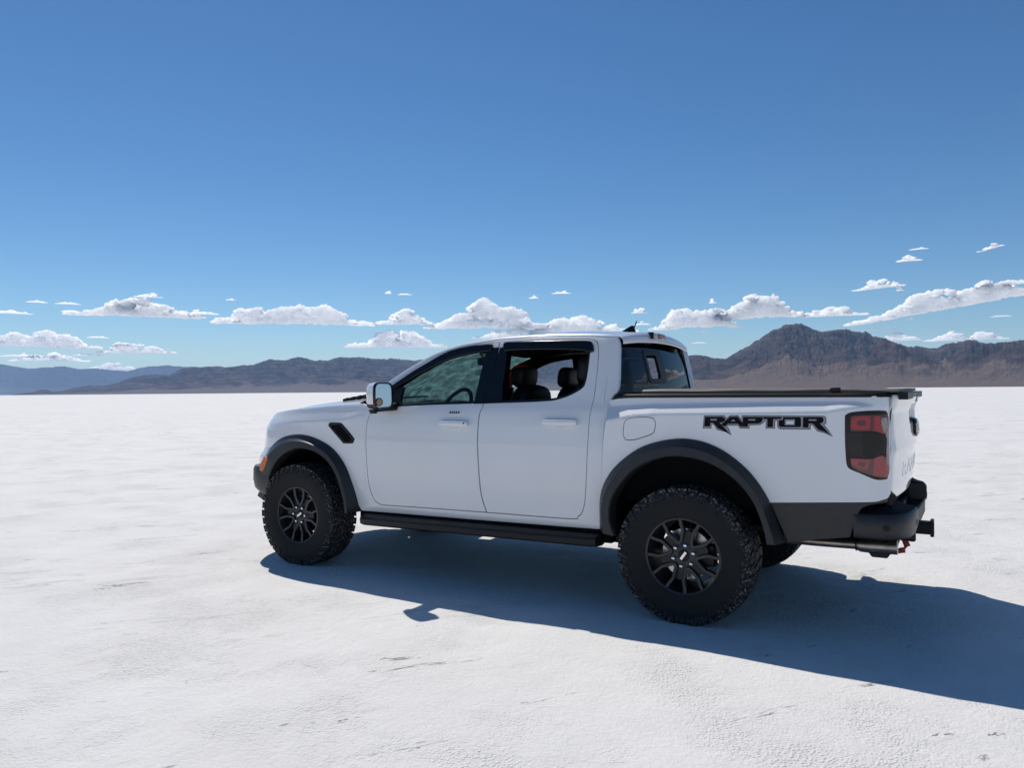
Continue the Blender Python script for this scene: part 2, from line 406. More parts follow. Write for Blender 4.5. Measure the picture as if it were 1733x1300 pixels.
# window openings (black area)
fw = px([(643,690.5),(680,688.3),(725,686),(770,684.6),(812,683.2,1),(826,640),(839,590,1),(833,585.8),(827,586.2),(800,589.5),(770,595.5),(747.5,605),(725,618),(702.5,631),(680,646),(663.5,657.5),(652,673)], w_cab)
rw = px([(822,683,1),(880,681.8),(928,679.3),(947,676),(963.5,670.4),(980,661.6),(988.8,654),(992.9,642.5),(996.5,621),(999.5,594,1),(998,586),(985,581.5),(921,581),(870,583),(850,585.5,1),(836,632)], w_cab)
GAPW = .0080
for side in (-1, 1):
    fm = fmap(w_cab, side)
    near = side < 0
    d1 = panel('door', shrink(fd, GAPW), [fw], fm, PAINT, root, grid=.045, thick=.03, r=.004)
    d2 = panel('door', shrink(rd, GAPW), [rw], fm, PAINT, root, grid=.045, thick=.03, r=.004)
    # inner door cards (dark, same cut-outs)
    panel('door_card', shrink(fd, .02), [shrink(fw, -.004)], fm, TRIM, d1, grid=.07, off=-.05, thick=.02, r=0)
    panel('door_card', shrink(rd, .02), [shrink(rw, -.004)], fm, TRIM, d2, grid=.07, off=-.05, thick=.02, r=0)
    # window seals: dark ring just inside the opening
    def ring(name, outl, wdt, mt, par, off, th):
        return panel(name, outl, [shrink(outl, wdt)], fm, mt, par, grid=.04, off=off, thick=th, r=.002)
    ring('window_seal', fw, .020, RUBW, d1, -.004, .03)
    ring('window_seal', rw, .018, RUBW, d2, -.004, .03)
    # black sail at the mirror foot and B-pillar appliques
    sail = px([(643,690.5,1),(679,688.3,1),(677,675),(682,655,1),(663.5,657.5),(652,673)], w_cab)
    panel('mirror_sail', shrink(sail, .002), [], fm, SATIN, d1, off=-.001, thick=.03)
    bpf = px([(802,683.8,1),(817.2,683.2,1),(826.5,655),(837.5,615),(844.8,588,1),(824,590,1),(813,635)], w_cab)
    bpr = px([(818.4,683.2,1),(850,682.2,1),(851,650),(856,612),(858,590,1),(846.6,588,1),(838.6,615),(827.6,655)], w_cab)
    panel('pillar_cover', bpf, [], fm, GLOSSB, d1, off=.0015, thick=.07, r=.001)
    panel('pillar_cover', bpr, [], fm, GLOSSB, d2, off=.0015, thick=.07, r=.001)
    g1 = panel('window_glass', shrink(fw, .012), [], fm, GSIDE, d1, off=-.018, rim=False)
    # rear door quarter divider
    # rain visors
    vf = px([(833.5,584.5,1),(827,584.6),(800,587.8),(770,593.8),(747.5,603),(725,616),(702.5,629.2),(680,644.2),(663.5,656,1),(667,659,1),(684,648.5),(705,636),(728,623.5),(750,612.5),(772,604),(800,598),(824,594.6),(832,593.5,1)], w_cab)
    vr = px([(854,583,1),(870.8,581.2),(921.6,579.6),(972.3,579),(996.5,579.8),(1002,583.5),(1004,594,1),(998,595.5),(988,593.2),(960,591.6),(921,591.4),(880,592),(856,594,1)], w_cab)
    panel('rain_visor', vf, [], fm, GLOSSB, d1, off=.016, thick=.022, r=.006, grid=.03)
    panel('rain_visor', vr, [], fm, GLOSSB, d2, off=.018, thick=.024, r=.008, grid=.03)
    # cab side: roof rail, A pillar, C pillar, sill around the doors
    out = px([(612,863.8,1),(650,866.6),(720,871.8),(823,880),(950,889.8),(1015.5,894.5,1),(1016.6,860),(1017,823),(1018,762),(1021.6,725),(1025.5,700),(1031,678),(1037,666),(1043.5,659.5),(1046,640),(1046.5,600),(1046.3,580),(1042.5,567.5,1),(1000,566),(948,565.5),(900,568),(845,572.5),(800,580),(775,586),(740,598.5),(710,614),(680,632.5),(646,656.5),(634,667),(622,683,1),
        (629,692),(622.5,701),(617.8,716),(615.8,731),(615.3,749),(616,767),(617,790),(618.5,812),(615,840),(610,853,1)], w_cab)
    both = px(front_edge+[(652,856),(720,860.6),(823.5,868.3)]+rear_edge+[(947.7,574.5),(898.5,576.4),(846,579)]+topF, w_cab)
    cs = panel('cab_side', out, [shrink(both, -.0015)], fm, PAINT, root, grid=.05, thick=.07, r=.016, hr=.0015)
    panel('cab_side_lining', shrink(out, .03), [both], fm, HEADL, cs, grid=.08, off=-.075, thick=.01, r=0)
    # dark door-jamb skin behind the gaps
    panel('door_jamb', shrink(both, -.03), [shrink(both, .03)], fm, MATTE, cs, grid=.06, off=-.036, rim=False)
    sj = [QS(*p, w_cab) for p in resample(catmull(split, 6), 40)]
    strip = [p+np.array([-.03, 0]) for p in sj]+[p+np.array([.03, 0]) for p in sj[::-1]]
    panel('door_jamb', strip, [], fm, MATTE, cs, grid=.06, off=-.036, rim=False)

    # ---- front fender
    hoodline = [(461,704),(470,698.5),(500,694),(530,690.8),(560,687.5),(590,684.8),(622,683,1)]
    nose = [(612,863.8,1),(604,850),(588,790),(560,755),(520,744),(485,750),(462,775),(452,800,1)]
    arch = px([(612,864,1),(600,840),(584,797),(556,764),(520,752),(486,756),(465,775),(452,800,1)], w_fen, close=False)
    hl = px(hoodline, w_fen, close=False)
    dl = px([(629,692),(622.5,701),(617.8,716),(615.8,731),(615.3,749),(616,767),(617,790),(618.5,812),(615,840),(610,853),(611.5,863.8,1)], w_fen, close=False)
    xe = -3.90
    lowz = arch[-1][1]
    zend = hl[0][1]
    nx = [np.array([xe+float(_lean(z_))+.0, z_]) for z_ in (.76, .84, .9, .96, 1.02, 1.08, 1.13, 1.17, 1.20)]
    fo = dl[:-1]+arch[:-1]+[np.array([arch[-1][0], .76])]+nx+hl[:-1]
    ff = panel('front_fender', fo[:], [], fmap(w_fen, side), PAINT, root, grid=.035, thick=.02, r=.004, xtra=([], list(np.arange(1.13, 1.30, .012))))
    # vent
    vent = [(1005,625),(1020,600),(1140,603),(1185,630),(1325,800),(1325,835),(1310,865),(1200,865),(1180,850),(1010,650)]
    v = panel('fender_vent', px(vent, w_fen, 4, (430,640,7.877)), [px([(1030,628),(1130,622),(1165,640),(1300,808),(1290,840),(1212,842),(1040,650)], w_fen, 4, (430,640,7.877))], fmap(w_fen, side), SATIN, ff, grid=.02, off=.006, thick=.02, r=.004)
    panel('vent_mesh', px([(1025,620),(1130,618),(1165,636),(1310,808),(1295,850),(1212,850),(1030,650)], w_fen, 4, (430,640,7.877)), [], fmap(w_fen, side), MATTE, v, grid=.03, off=.0015, rim=False)
    for k in range(3):
        a = (1055+k*62, 668+k*56); 
        sl_ = [(a[0]-12, a[1]-4), (a[0]+66, a[1]-40), (a[0]+100, a[1]-20), (a[0]+88, a[1]+4), (a[0]+66, a[1]-16), (a[0]+6, a[1]+16)]
        panel('vent_slat', px(sl_, w_fen, 3, (430,640,7.877)), [], fmap(w_fen, side), MATTE, v, grid=.02, off=.006, thick=.006, r=.002)
    # ---- bed side
    archR = px([(1018,893,1),(1021,845),(1044,800),(1092,764),(1150,751),(1212,765),(1264,806),(1300,860),(1306,868,1)], w_bed, close=False)
    bo = px([(1031.5,678,1),(1055,674.6),(1100,673.6),(1200,672.8),(1300,672),(1400,671),(1480,670,1)], w_bed, close=False)
    top = bo[:-1]+[np.array([1.127, 1.371])]
    rearb = [np.array([1.127, 1.2]), np.array([1.127, 1.0]), np.array([1.127, .842])]
    lowb = px([(1503,842.8,1),(1492.6,846.4),(1474,849.5),(1400,850),(1303,850.3,1)], w_bed, close=False)
    lft = px([(1018,893,1),(1018.8,860),(1019.2,823),(1020.2,762),(1023.8,725),(1027.7,700),(1031.5,678,1)], w_bed, close=False)
    arR = [p for p in archR if not (p[0] > 0 and p[1] < lowb[-1][1])]
    bpoly = lft[:-1]+top+rearb+lowb+arR[::-1][:-1]
    # taillight pocket
    TLP = px([(1431,707.5),(1432.5,703),(1441,699),(1461.5,696.8),(1485,696),(1499,696.4,1),(1503,702),(1506,715),(1508,733),(1508.6,755),(1508,775),(1505.6,795),(1500.8,810.7,1),(1484.6,811.6),(1471,807),(1455,800),(1440,794),(1434.6,788),(1432.6,775),(1431,740)], w_bed, 3)
    fuel = px([(1030,760),(1040,705),(1075,678),(1150,670),(1225,673),(1255,695),(1258,745),(1240,790),(1180,815),(1110,835),(1055,835),(1032,805)], w_bed, 4, (800,540,4.062))
    fmb = fmap(w_bed, side)
    XT = (list(np.arange(1.0, 1.135, .012)), list(np.arange(1.22, 1.375, .008)))
    bs = panel('bed_side', bpoly, [shrink(TLP, -.002)]+([fuel] if near else []), fmb, PAINT, root, grid=.035, thick=.02, r=.003, xtra=XT)
    if near:
        fd_ = panel('fuel_door', shrink(fuel, .0085), [], fmb, PAINT, bs, grid=.03, thick=.01, r=.002)
    panel('lamp_recess', shrink(TLP, -.01), [], fmb, MATTE, bs, grid=.03, off=-.014, rim=False)
    if near: panel('fuel_recess', shrink(fuel, -.01), [], fmb, MATTE, bs, grid=.03, off=-.012, rim=False)
    # taillight
    tl = panel('taillight', shrink(TLP, .0015), [], fmb, SMOKE, root, grid=.02, off=.004, thick=.02, r=.006, xtra=([1.05, 1.07, 1.09, 1.10, 1.11, 1.116], []))
    Z2 = (1420,640,9.628); Z3 = (1420,775,7.428)
    def lens(nm, L, mt, off, org, hole=None):
        return panel(nm, px(L, w_bed, 3, org), [px(hole, w_bed, 3, org)] if hole else [], fmb, mt, tl, grid=.02, off=off, thick=.003, r=.0012)
    lens('lens_backing', [(190,650),(230,618),(400,605),(760,600,1),(800,660),(815,900),(700,890),(560,872),(190,865,1)], mat('lens_backing', (.075,.022,.028), .2, 0, .3), .0062, Z2)
    lens('lens_backing', [(150,5,1),(400,15),(640,-20,1),(628,120),(592,240),(480,240),(380,212),(250,165),(160,105)], mat('lens_backing', (.13,.060,.058), .2, 0, .3), .0062, Z3)
    lens('red_lens', [(205,690),(240,640),(330,625),(500,618,1),(505,835,1),(220,830)], RED, .007, Z2, [(298,700),(320,688),(430,690,1),(425,772,1),(300,768)])
    lens('red_lens', [(565,622,1),(660,618,1),(668,760),(700,850),(735,905),(690,900),(560,845,1)], RED, .007, Z2)
    lens('clear_lens', [(680,660),(760,650,1),(775,760),(790,870),(765,905),(725,880),(690,800)], CLEARL, .0075, Z2)
    lens('clear_lens', [(790,800),(822,790),(838,960),(842,1130),(840,1300),(800,1400),(765,1400),(758,1200),(765,1000),(745,920)], CLEARL, .0075, Z2)
    lens('dark_lens', [(130,900),(345,885),(560,885),(680,920),(735,990),(742,1110),(690,1220),(600,1285),(420,1290),(300,1280),(200,1260),(130,1010)], SMOKE2, .007, Z2)
    lens('dark_lens', [(400,900),(640,905),(715,960),(728,1100),(680,1200),(590,1262),(425,1270)], SMOKE, .0095, Z2)
    lens('red_lens', [(160,15),(385,25,1),(350,155,1),(250,130),(175,80)], PINK, .007, Z3, [(230,62),(270,48),(335,52,1),(325,115,1),(262,100)])
    lens('red_lens', [(440,5,1),(545,-25),(560,60),(545,190),(530,235,1),(425,215,1)], PINK, .007, Z3)
    lens('clear_lens', [(565,20),(600,-20),(640,10),(632,110),(600,225),(545,235),(560,120)], PINK, .0072, Z3)
    # black lower quarter behind the wheel
    lq = px([(1304,851.5,1),(1400,851.5),(1474,850.8),(1493,847.6),(1503,844,1),(1500,850),(1470,855),(1457,861),(1451,870),(1447,882),(1441,898),(1437.5,909.5,1),(1383.5,913.4),(1334,918.8,1),(1326,900)], w_bed)
    panel('lower_quarter', lq, [], fmb, PLAST, bs, grid=.04, off=-.004, thick=.03, r=.006)

    # ---- fender flares + wheel liners
    def flare(outer, inner, wf, name, par, ymax=1.012):
        N = 44
        O = resample([QS(a[0], a[1], wf) for a in catmull(outer, 8)], N)
        I = resample([Q(a[0], a[1], -.995)[[0, 2]] for a in catmull(inner, 8)], N)
        rows = []
        prof = [(0., None, -.01), (0., None, .004), (.04, None, .014), (.36, .994, 0), (.46, ymax, 0), (.94, ymax+.004, 0), (1., ymax-.006, 0), (1.0, .90, 0)]
        for i in range(N):
            rw_ = []
            for fr, yy, ad in prof:
                p = O[i]*(1-fr)+I[i]*fr
                yv = wf(p[0], p[1]) if yy is None else 0
                t_ = _tap(p[0]-_lean(p[1])) if wf is w_fen else 0
                y = (yv+ad) if yy is None else yy-t_*.8
                rw_.append((p[0], side*y, p[1]))
            rows.append(rw_)
        m = MB().grid(rows)
        o = m.build(name, PLAST, par, ang=28)
        rows = []
        for i in range(N):
            p = I[i]
            rows.append([(p[0], side*y, p[1]) for y in (.905, .80, .60, .45)])
        m = MB().grid(rows)
        c = len(m.v); m.add([(r_[3]) for r_ in rows], [tuple(range(N))])
        m.build('wheel_liner', MATTE, o)
        return o
    flare([(1015.5,895),(1015.5,845),(1024,815),(1045,786),(1085,757),(1135,743.5),(1180,745),(1225,763),(1268,798),(1298,840),(1312,875),(1330,918.5)],
          [(1042,907),(1033,880),(1035,850),(1050,822),(1075,795),(1110,778),(1150,773),(1200,784),(1245,813),(1275,850),(1291,890),(1298,921)], w_bed, 'fender_flare', bs)
    flare([(609,866),(606,850),(597,820),(583,785),(562,758),(535,742),(508,735.5),(480,740),(460,756),(449,777),(444,798)],
          [(586,868),(583,845),(572,808),(557,782),(535,765),(510,759),(490,763),(474,774),(463,789),(458,800),(456,806)], w_fen, 'fender_flare', ff)
    # orange side marker on the flare
    mk = [Q(a, b, -(1.0-.05)) for a, b in ((453.5,772),(460.5,775),(457,785),(451,797.5),(443.5,795.5),(447,783))]
    m = MB(); 
    mk2 = []
    for p in mk:
        yy = 1.014-.8*_tap(p[0]-_lean(p[2])); mk2.append((p[0], side*(yy), p[2]))
    mk3 = [(p[0], p[1]-side*.06, p[2]) for p in mk2]
    n = len(mk2); m.add(mk2+mk3, [tuple(range(n)), tuple(range(2*n-1, n-1, -1))]+[(i, (i+1) % n, n+(i+1) % n, n+i) for i in range(n)])
    m.build('side_marker', AMBER, ff, bevel=.002)

# ---- decals
def decal(side):
    wf = w_bed; fmb = fmap(wf, side); Z = (1180,690,6.932)
    def lay(nm, L, mt, off, par, hole=None, smooth_n=1):
        def cv(LL): return [QS(Z[0]+a/Z[2], Z[1]+b/Z[2], wf) for a, b in LL]
        o_ = cv(L); h = [cv(hole)] if hole else []
        if side > 0:   # reads forwards on the far side too
            xs = 2*QS(Z[0]+830/Z[2], Z[1]+200/Z[2], wf)[0]
            o_ = [np.array([xs-p[0], p[1]]) for p in o_]; h = [[np.array([xs-p[0], p[1]]) for p in q] for q in h]
        return panel(nm, o_, h, fmb, mt, par, grid=.05, off=off, rim=False)
    OUT = [(80,92),(320,92),(345,122),(385,92),(482,92),(514,132),(525,92),(1490,98),(1512,118),(1515,185),(1490,207),(1540,265),(1594,346),(1500,303),(1405,277),(1385,250),(1352,205),(1332,208),(1330,258),(970,255),(948,240),(940,215),(940,160),(928,150),(914,165),(912,247),(803,247),(803,165),(795,152),(780,178),(740,203),(615,210),(615,246),(503,246),(475,212),(352,212),(375,255),(403,329),(335,288),(228,260),(200,203),(168,200),(165,246),(65,246)]
    def inset(L, d): return [tuple(p) for p in shrink(L, d)]
    base = lay('side_lettering', OUT, DECB, .0010, bs_near if side < 0 else bs_far)
    lay('letter_outline', inset(OUT, 7), DECG, .0017, base)
    K = .0024
    lay('letter', [(92,108),(300,108),(328,128),(328,150),(300,172),(262,178),(318,235),(380,308),(310,272),(243,243),(190,180),(155,178),(150,222),(82,222)], DECB, K, base, [(155,133),(232,133),(230,152),(152,152)])
    lay('letter', [(282,200),(320,162),(385,108),(475,108),(533,178),(528,224),(508,224),(478,190),(362,190),(325,224)], DECB, K, base, [(395,162),(425,138),(450,162)])
    lay('letter', [(538,110),(768,110),(768,152),(745,178),(715,188),(597,190),(595,226),(530,226)], DECB, K, base, [(602,135),(683,135),(681,152),(600,152)])
    lay('letter', [(772,110),(990,110),(990,132),(893,136),(888,230),(822,230),(824,136),(772,132)], DECB, K, base)
    lay('letter', [(1008,112),(1205,112),(1218,124),(1218,218),(1206,229),(975,229),(956,212),(957,148),(1006,144)], DECB, K, base, [(1028,138),(1146,138),(1146,207),(1028,207)])
    lay('letter', [(1045,158),(1132,158),(1132,193),(1045,193)], DECW, K, base)
    lay('letter', [(1242,112),(1462,112),(1482,126),(1482,160),(1465,180),(1440,188),(1490,240),(1562,322),(1490,283),(1418,258),(1370,200),(1340,186),(1307,188),(1305,236),(1240,234)], DECB, K, base, [(1310,137),(1400,137),(1398,155),(1308,155)])
_bs = [o for o in root.children if o.name.startswith('bed_side')]
bs_near, bs_far = _bs[0], _bs[1]
decal(-1); decal(1)

# ---- door handles, keypad
fd_obj = [o for o in root.children if o.name.startswith('door')]
def handle(x0, x1, zc, side, par, lock):
    y = lambda x: side*(w_cab(x, zc))
    m = MB(); n = 12; rows = []
    for i in range(n+1):
        t = i/n; x = x0+(x1-x0)*t; e = min(1, (math.sin(math.pi*min(max(t, .0), 1)))**.35) if 0 < t < 1 else .25
        bo_ = .034+.006*math.sin(math.pi*t); hh = .019*(.72+.28*e)
        yb = w_cab(x, zc)
        prof = [(.012, hh*.8), (bo_-.006, hh), (bo_, hh*.6), (bo_+.002, 0), (bo_, -hh*.6), (bo_-.006, -hh), (.012, -hh*.8)]
        rows.append([(x, side*(yb+a), zc+b) for a, b in prof])
    m.grid(rows, closed_u=True); k = len(rows[0])
    m.f.append(tuple(range(k-1, -1, -1))); b0 = len(m.v)-k; m.f.append(tuple(range(b0, b0+k)))
    for xa in (x0+.012, x1-.03):
        m.box((xa, min(side*(w_cab(xa, zc)-.01), side*(w_cab(xa, zc)+.02)), zc-.012), (xa+.02, max(side*(w_cab(xa, zc)-.01), side*(w_cab(xa, zc)+.02)), zc+.012))
    h = m.build('door_handle', PAINT, par, ang=50)
    # finger scoop rim
    xm = (x0+x1)/2; el = [np.array([xm+.048*math.copysign(abs(math.cos(a))**.6, math.cos(a)), zc-.002+.040*math.copysign(abs(math.sin(a))**.6, math.sin(a))]) for a in np.linspace(0, 2*math.pi, 33)[:-1]]
    panel('handle_cup', el, [shrink(el, .006)], fmap(w_cab, side), PAINT, par, grid=.03, off=.0015, thick=.003, r=.0015)
    if lock:
        q = [np.array([x1-.022+.006*math.cos(a), zc+.006*math.sin(a)]) for a in np.linspace(0, 2*math.pi, 17)[:-1]]
        panel('lock', q, [], fmap(w_cab, side), GLOSSB, h, grid=.03, off=.0375, thick=.002, r=.001)
hf0, hf1 = QS(746.5, 717, w_cab), QS(793.5, 717, w_cab); hr0, hr1 = QS(921.5, 715, w_cab), QS(978, 715, w_cab)
for i, (o, a, b, sd_, lk) in enumerate(((fd_obj[0], hf0, hf1, -1, True), (fd_obj[1], hr0, hr1, -1, False), (fd_obj[2], hf0, hf1, 1, False), (fd_obj[3], hr0, hr1, 1, False))):
    handle(a[0], b[0], (a[1]+b[1])/2, sd_, o, lk)
kp = px([(1145,1165),(1160,1125),(1200,1118),(1290,1122),(1302,1140),(1290,1165),(1240,1178),(1165,1182)], w_cab, 4, (600,540,7.222))
k1 = panel('keypad', kp, [], fmap(w_cab, -1), PAINT, fd_obj[0], grid=.03, off=.004, thick=.006, r=.003)
for i in range(5):
    cx_ = 1172+i*26
    panel('keypad_button', px([(cx_-9,1156),(cx_-3,1134),(cx_+11,1134),(cx_+5,1156)], w_cab, 2, (600,540,7.222)), [], fmap(w_cab, -1), GLOSSB, k1, grid=.03, off=.0052, thick=.001, r=.0005)
_ap = 0
# ---- roof
def edge_line(P):  # sorted by x
    A = np.array(sorted([tuple(p) for p in P])); return A
rail = edge_line([QS(X, Y, w_cab) for X, Y in ((1042.5,567.8),(1000,566.2),(948,565.8),(900,568.3),(845,572.8),(800,580.3),(775,586.3))])
xs = np.linspace(rail[0, 0], -.52, 26)
rows = []
for i, x in enumerate(list(xs)+[-.502, -.491, -.486, -.490]):
    k = max(0, i-25); ze = float(np.interp(min(x, -.52), rail[:, 0], rail[:, 1]))-.006; drop = [0, .005, .016, .034, .052][k]
    ye = w_cab(min(x, -.52), ze)+.002
    rw_ = []
    for v in np.linspace(-1, 1, 41):
        cr = .062*(1-abs(v)**2.3)
        rib = .006*sum(math.exp(-((v-c0)/.045)**2) for c0 in (-.45, -.15, .15, .45))*sst(-1.7, -1.5, x)*(1-sst(-.75, -.6, x))
        bx = .11*(1-v*v) if x < -1.85 else .11*(1-v*v)*max(0, 1-(x-xs[0])/.5)
        xx = x-(bx*1.0 if x < -.6 else 0)+(.035*(1-v*v) if k > 0 else 0)
        rw_.append((xx, v*ye*(1-.012*k), ze+cr*(1-.12*k)-drop-rib))
    rows.append(rw_)
roof = MB().grid(rows).build('roof', PAINT, root, ang=60)
rows = [[(p[0]+(.0 if i < 25 else -.03), p[1]*.985, min(p[2]-.035, 1.80)) for p in r_] for i, r_ in enumerate(rows[:27])]
MB().grid(rows).build('headliner', HEADL, roof)
# dome light / overhead lens
q = [QZ(a, b, 1.772) for a, b in ((862,607),(880,598),(893,599),(880,608))]
m = MB(); m.add([tuple(p) for p in q]+[(p[0], p[1], p[2]+.01) for p in q], [(0,1,2,3),(7,6,5,4),(0,4,5,1),(1,5,6,2),(2,6,7,3),(3,7,4,0)])
m.build('dome_light', mat('lens_grey', (.45,.45,.45), .4), roof)
# antenna fin + mast
ax, az_ = -.72, 1.858
m = MB(); rows = []
for z, x0, x1, hw_ in ((0,-.815,-.665,.035),(.012,-.80,-.662,.028),(.03,-.765,-.668,.014),(.05,-.725,-.676,.007),(.062,-.700,-.680,.003)):
    rows.append([((x0+x1)/2+(x1-x0)/2*math.cos(a), hw_*math.sin(a), az_-.012+z) for a in np.linspace(0, 2*math.pi, 17)[:-1]])
m.grid(rows, closed_u=True); m.f.append(tuple(range(len(m.v)-16, len(m.v))))
fin = m.build('antenna', GLOSSB, roof)
MB().tube([(-.682, 0, az_+.02), (-.655, 0, az_+.085)], [.006, .004], 8).build('antenna_mast', SATIN, fin)
# ---- rear window of the cab
def rwmap(u, v):  # u = y, v = z
    def P(u, v): return np.array([-.472+.045*(1-(u/.76)**2)-.09*(v-1.41)-.42*max(v-1.41, 0)**2-.12*max(0, abs(u)-.62), u, v])
    p = P(u, v); a = P(u+.004, v)-P(u-.004, v); b = P(u, v+.004)-P(u, v-.004); N = np.cross(a, b); N /= np.linalg.norm(N)
    if N[0] < 0: N = -N
    return p, N
def rr(u0, v0, u1, v1, r, n=5, tu=0.):
    out = []
    for cx, cz, a0 in ((u1-r, v1-r, 0), (u0+r, v1-r, 90), (u0+r, v0+r, 180), (u1-r, v0+r, 270)):
        for k in range(n+1):
            a = R(a0+90*k/n); x = cx+r*math.cos(a); z = cz+r*math.sin(a); out.append(np.array([x*(1-tu*(z-v0)), z]))
    return out
rg = rr(-.765, 1.385, .765, 1.772, .05, tu=.36)
slot = rr(-.275, 1.495, -.085, 1.672, .03)
rear_frame = panel('rear_window', rg, [slot], rwmap, GREAR, root, grid=.08, thick=.004, r=.001)
panel('window_seal', shrink(rg, -.018), [shrink(rg, -.001)], rwmap, RUBW, rear_frame, grid=.08, off=-.002, thick=.03, r=.002)
panel('slider_frame', rr(-.315, 1.465, .035, 1.705, .04), [rr(-.275, 1.495, -.085, 1.672, .03)], rwmap, SATIN, rear_frame, grid=.05, off=.004, thick=.02, r=.002)
panel('slider_frame', rr(-.72, 1.46, -.325, 1.70, .03), [rr(-.712, 1.468, -.333, 1.692, .025)], rwmap, SATIN, rear_frame, grid=.05, off=.002, thick=.008, r=.001)
# back wall of the cab around and below the glass
bw = [np.array(p) for p in ((-.86,1.12),(.86,1.12),(.90,1.20),(.87,1.37),(.70,1.79),(-.70,1.79),(-.87,1.37),(-.90,1.20))]
def bwmap(u, v):
    p, N = rwmap(u*.98, v); p = p+np.array([-.012-.03*(abs(u) > .7)*(abs(u)-.7)/.2, u*.02, 0]); return p, N
panel('cab_back', bw, [shrink(rg, -.004)], bwmap, PAINT, root, grid=.08, off=-.004, thick=.02, r=.002)
# third brake light
m = MB(); rows = []
for x, s in ((-.50, 1.), (-.450, 1.), (-.441, .9)):
    rows.append([(x, .135*s*math.copysign(abs(math.cos(a))**.35, math.cos(a))-.085, 1.808+.024*s*math.copysign(abs(math.sin(a))**.5, math.sin(a))) for a in np.linspace(0, 2*math.pi, 33)[:-1]])
m.grid(rows, closed_u=True); m.f.append(tuple(range(len(m.v)-32, len(m.v))))
bl = m.build('brake_light', BRAKEW, root)
m = MB().box((-.455, -.125, 1.790), (-.434, .000, 1.826)); m.build('red_lens', RED, bl, bevel=.006)
m = MB().box((-.48, -.240, 1.783), (-.438, -.218, 1.833)); m.build('lamp_end', SATIN, bl, bevel=.004)

# ---- windshield, cowl, A pillar
pe = px([(622,683,1),(634,667.5),(646,657),(680,633),(710,614.5),(740,599),(775,587)], w_cab, 6, close=False)
pe = resample(pe, 16)
rows = []; rows2 = []
for i, (x, z) in enumerate(pe):
    ye = w_cab(x, z)-.03; t = i/15
    rows.append([(x-(.30-.16*t)*(1-v*v), v*ye, z-.006+.035*t*(1-v*v)) for v in np.linspace(-1, 1, 25)])
ws = MB().grid(rows).build('windshield', GWIND, root)
for sgn in (-1, 1):   # black frit / inner pillar band
    rws = []
    for i, (x, z) in enumerate(pe):
        ye = w_cab(x, z)-.03; t = i/15; r_ = []
        for v in (1.0, .96, .90):
            r_.append((x-(.30-.16*t)*(1-v*v)+.012, sgn*v*ye, z-.012+.035*t*(1-v*v)))
        rws.append(r_)
    MB().grid(rws).build('pillar_trim', TRIM, ws)
rws = [[(p[0]+.02*j+.01, p[1], p[2]-.012+.012*j) for p in rows[-1]] for j in (-3, 0, 2)]
MB().grid(rws).build('visor_header', TRIM, ws)
# cowl
MB().grid([[(p[0]-.02, p[1]*1.02, p[2]-.012) for p in rows[0]], [(p[0]-.13, p[1]*1.03, p[2]-.035) for p in rows[0]]]).build('cowl', SATIN, root)
for yy in (-.45, .15):
    MB().tube([(-2.88, yy, 1.345), (-2.80, yy+.3, 1.365), (-2.72, yy+.55, 1.375)], .008, 6).build('wiper', SATIN, ws)
# ---- hood
hl_ = edge_line(hl)
hx = np.linspace(hl_[0, 0], -2.66, 34)
rows = []
for i, x in enumerate(hx):
    z0 = float(np.interp(x, hl_[:, 0], hl_[:, 1])); y0 = w_fen(x, z0)-.002; t = (x-hx[0])/(hx[-1]-hx[0]); rw_ = []
    for v in np.linspace(-1, 1, 49):
        a = abs(v); nose_x = -(.25)*(1-a**2.0)*(1-t)**1.2; cow = -(.26)*(1-v*v)*t**3
        dome = .022*sst(.18, .26, a)*(1-sst(.50, .60, a))*sst(0, .2, t)
        cr = .030*(1-a**8)+.004*(1-a*a)
        X3 = x+nose_x+cow; Z3 = z0-.004+cr*sst(0, .2, t)+dome-.06*(1-t)**4*(1-a**2.5); g_ = max(0, 1-t/.16)**1.6*(1-a**14)
        xf_ = -3.9+float(_lean(1.2))-.22*(1-min(abs(v*y0)/.80, 1)**3)+.006
        rw_.append((X3*(1-g_)+xf_*g_, v*y0, Z3*(1-g_)+(1.185-.03*a**6)*g_))
    rows.append(rw_)
hood = MB().grid(rows).build('hood', PAINT, root, ang=60)
for sgn in (-1, 1):
    m = MB()
    for k in range(5):
        x0 = -3.20+k*.075
        Mx = Matrix.Translation((x0, sgn*.37, 1.352+.0175*k*.6)) @ Matrix.Rotation(R(-14), 4, 'Y')
        m.box((-.028, -.10, -.012), (.028, .10, .012), Mx)
    m.build('hood_vent', SATIN, hood, bevel=.003)
# ---- front fascia, grille, headlights, bumper
def frmap(u, v):
    def P(u, v): return np.array([-3.9+_lean(v)-.22*(1-(abs(u)/.80)**3), u, v])
    p = P(u, v); a = P(u+.004, v)-P(u-.004, v); b_ = P(u, v+.004)-P(u, v-.004); N = np.cross(a, b_); N /= np.linalg.norm(N)
    if N[0] > 0: N = -N
    return p, N
fas = rr(-.78, .70, .78, 1.185, .03); gri = rr(-.56, .80, .56, 1.13, .05)
fc = panel('front_fascia', fas, [gri], frmap, PAINT, root, grid=.06, thick=.03)
g = panel('grille', shrink(gri, -.005), [], frmap, MATTE, fc, grid=.08, off=-.03, rim=False)
cells = [rr(u-.03, v_-.026, u+.03, v_+.026, .012, n=2) for v_ in (.845, .925, 1.005, 1.085) for u in np.linspace(-.49, .49, 13)]
panel('grille_mesh', shrink(gri, .003), cells, frmap, SATIN, g, grid=.1, off=-.012, thick=.012, r=.002)

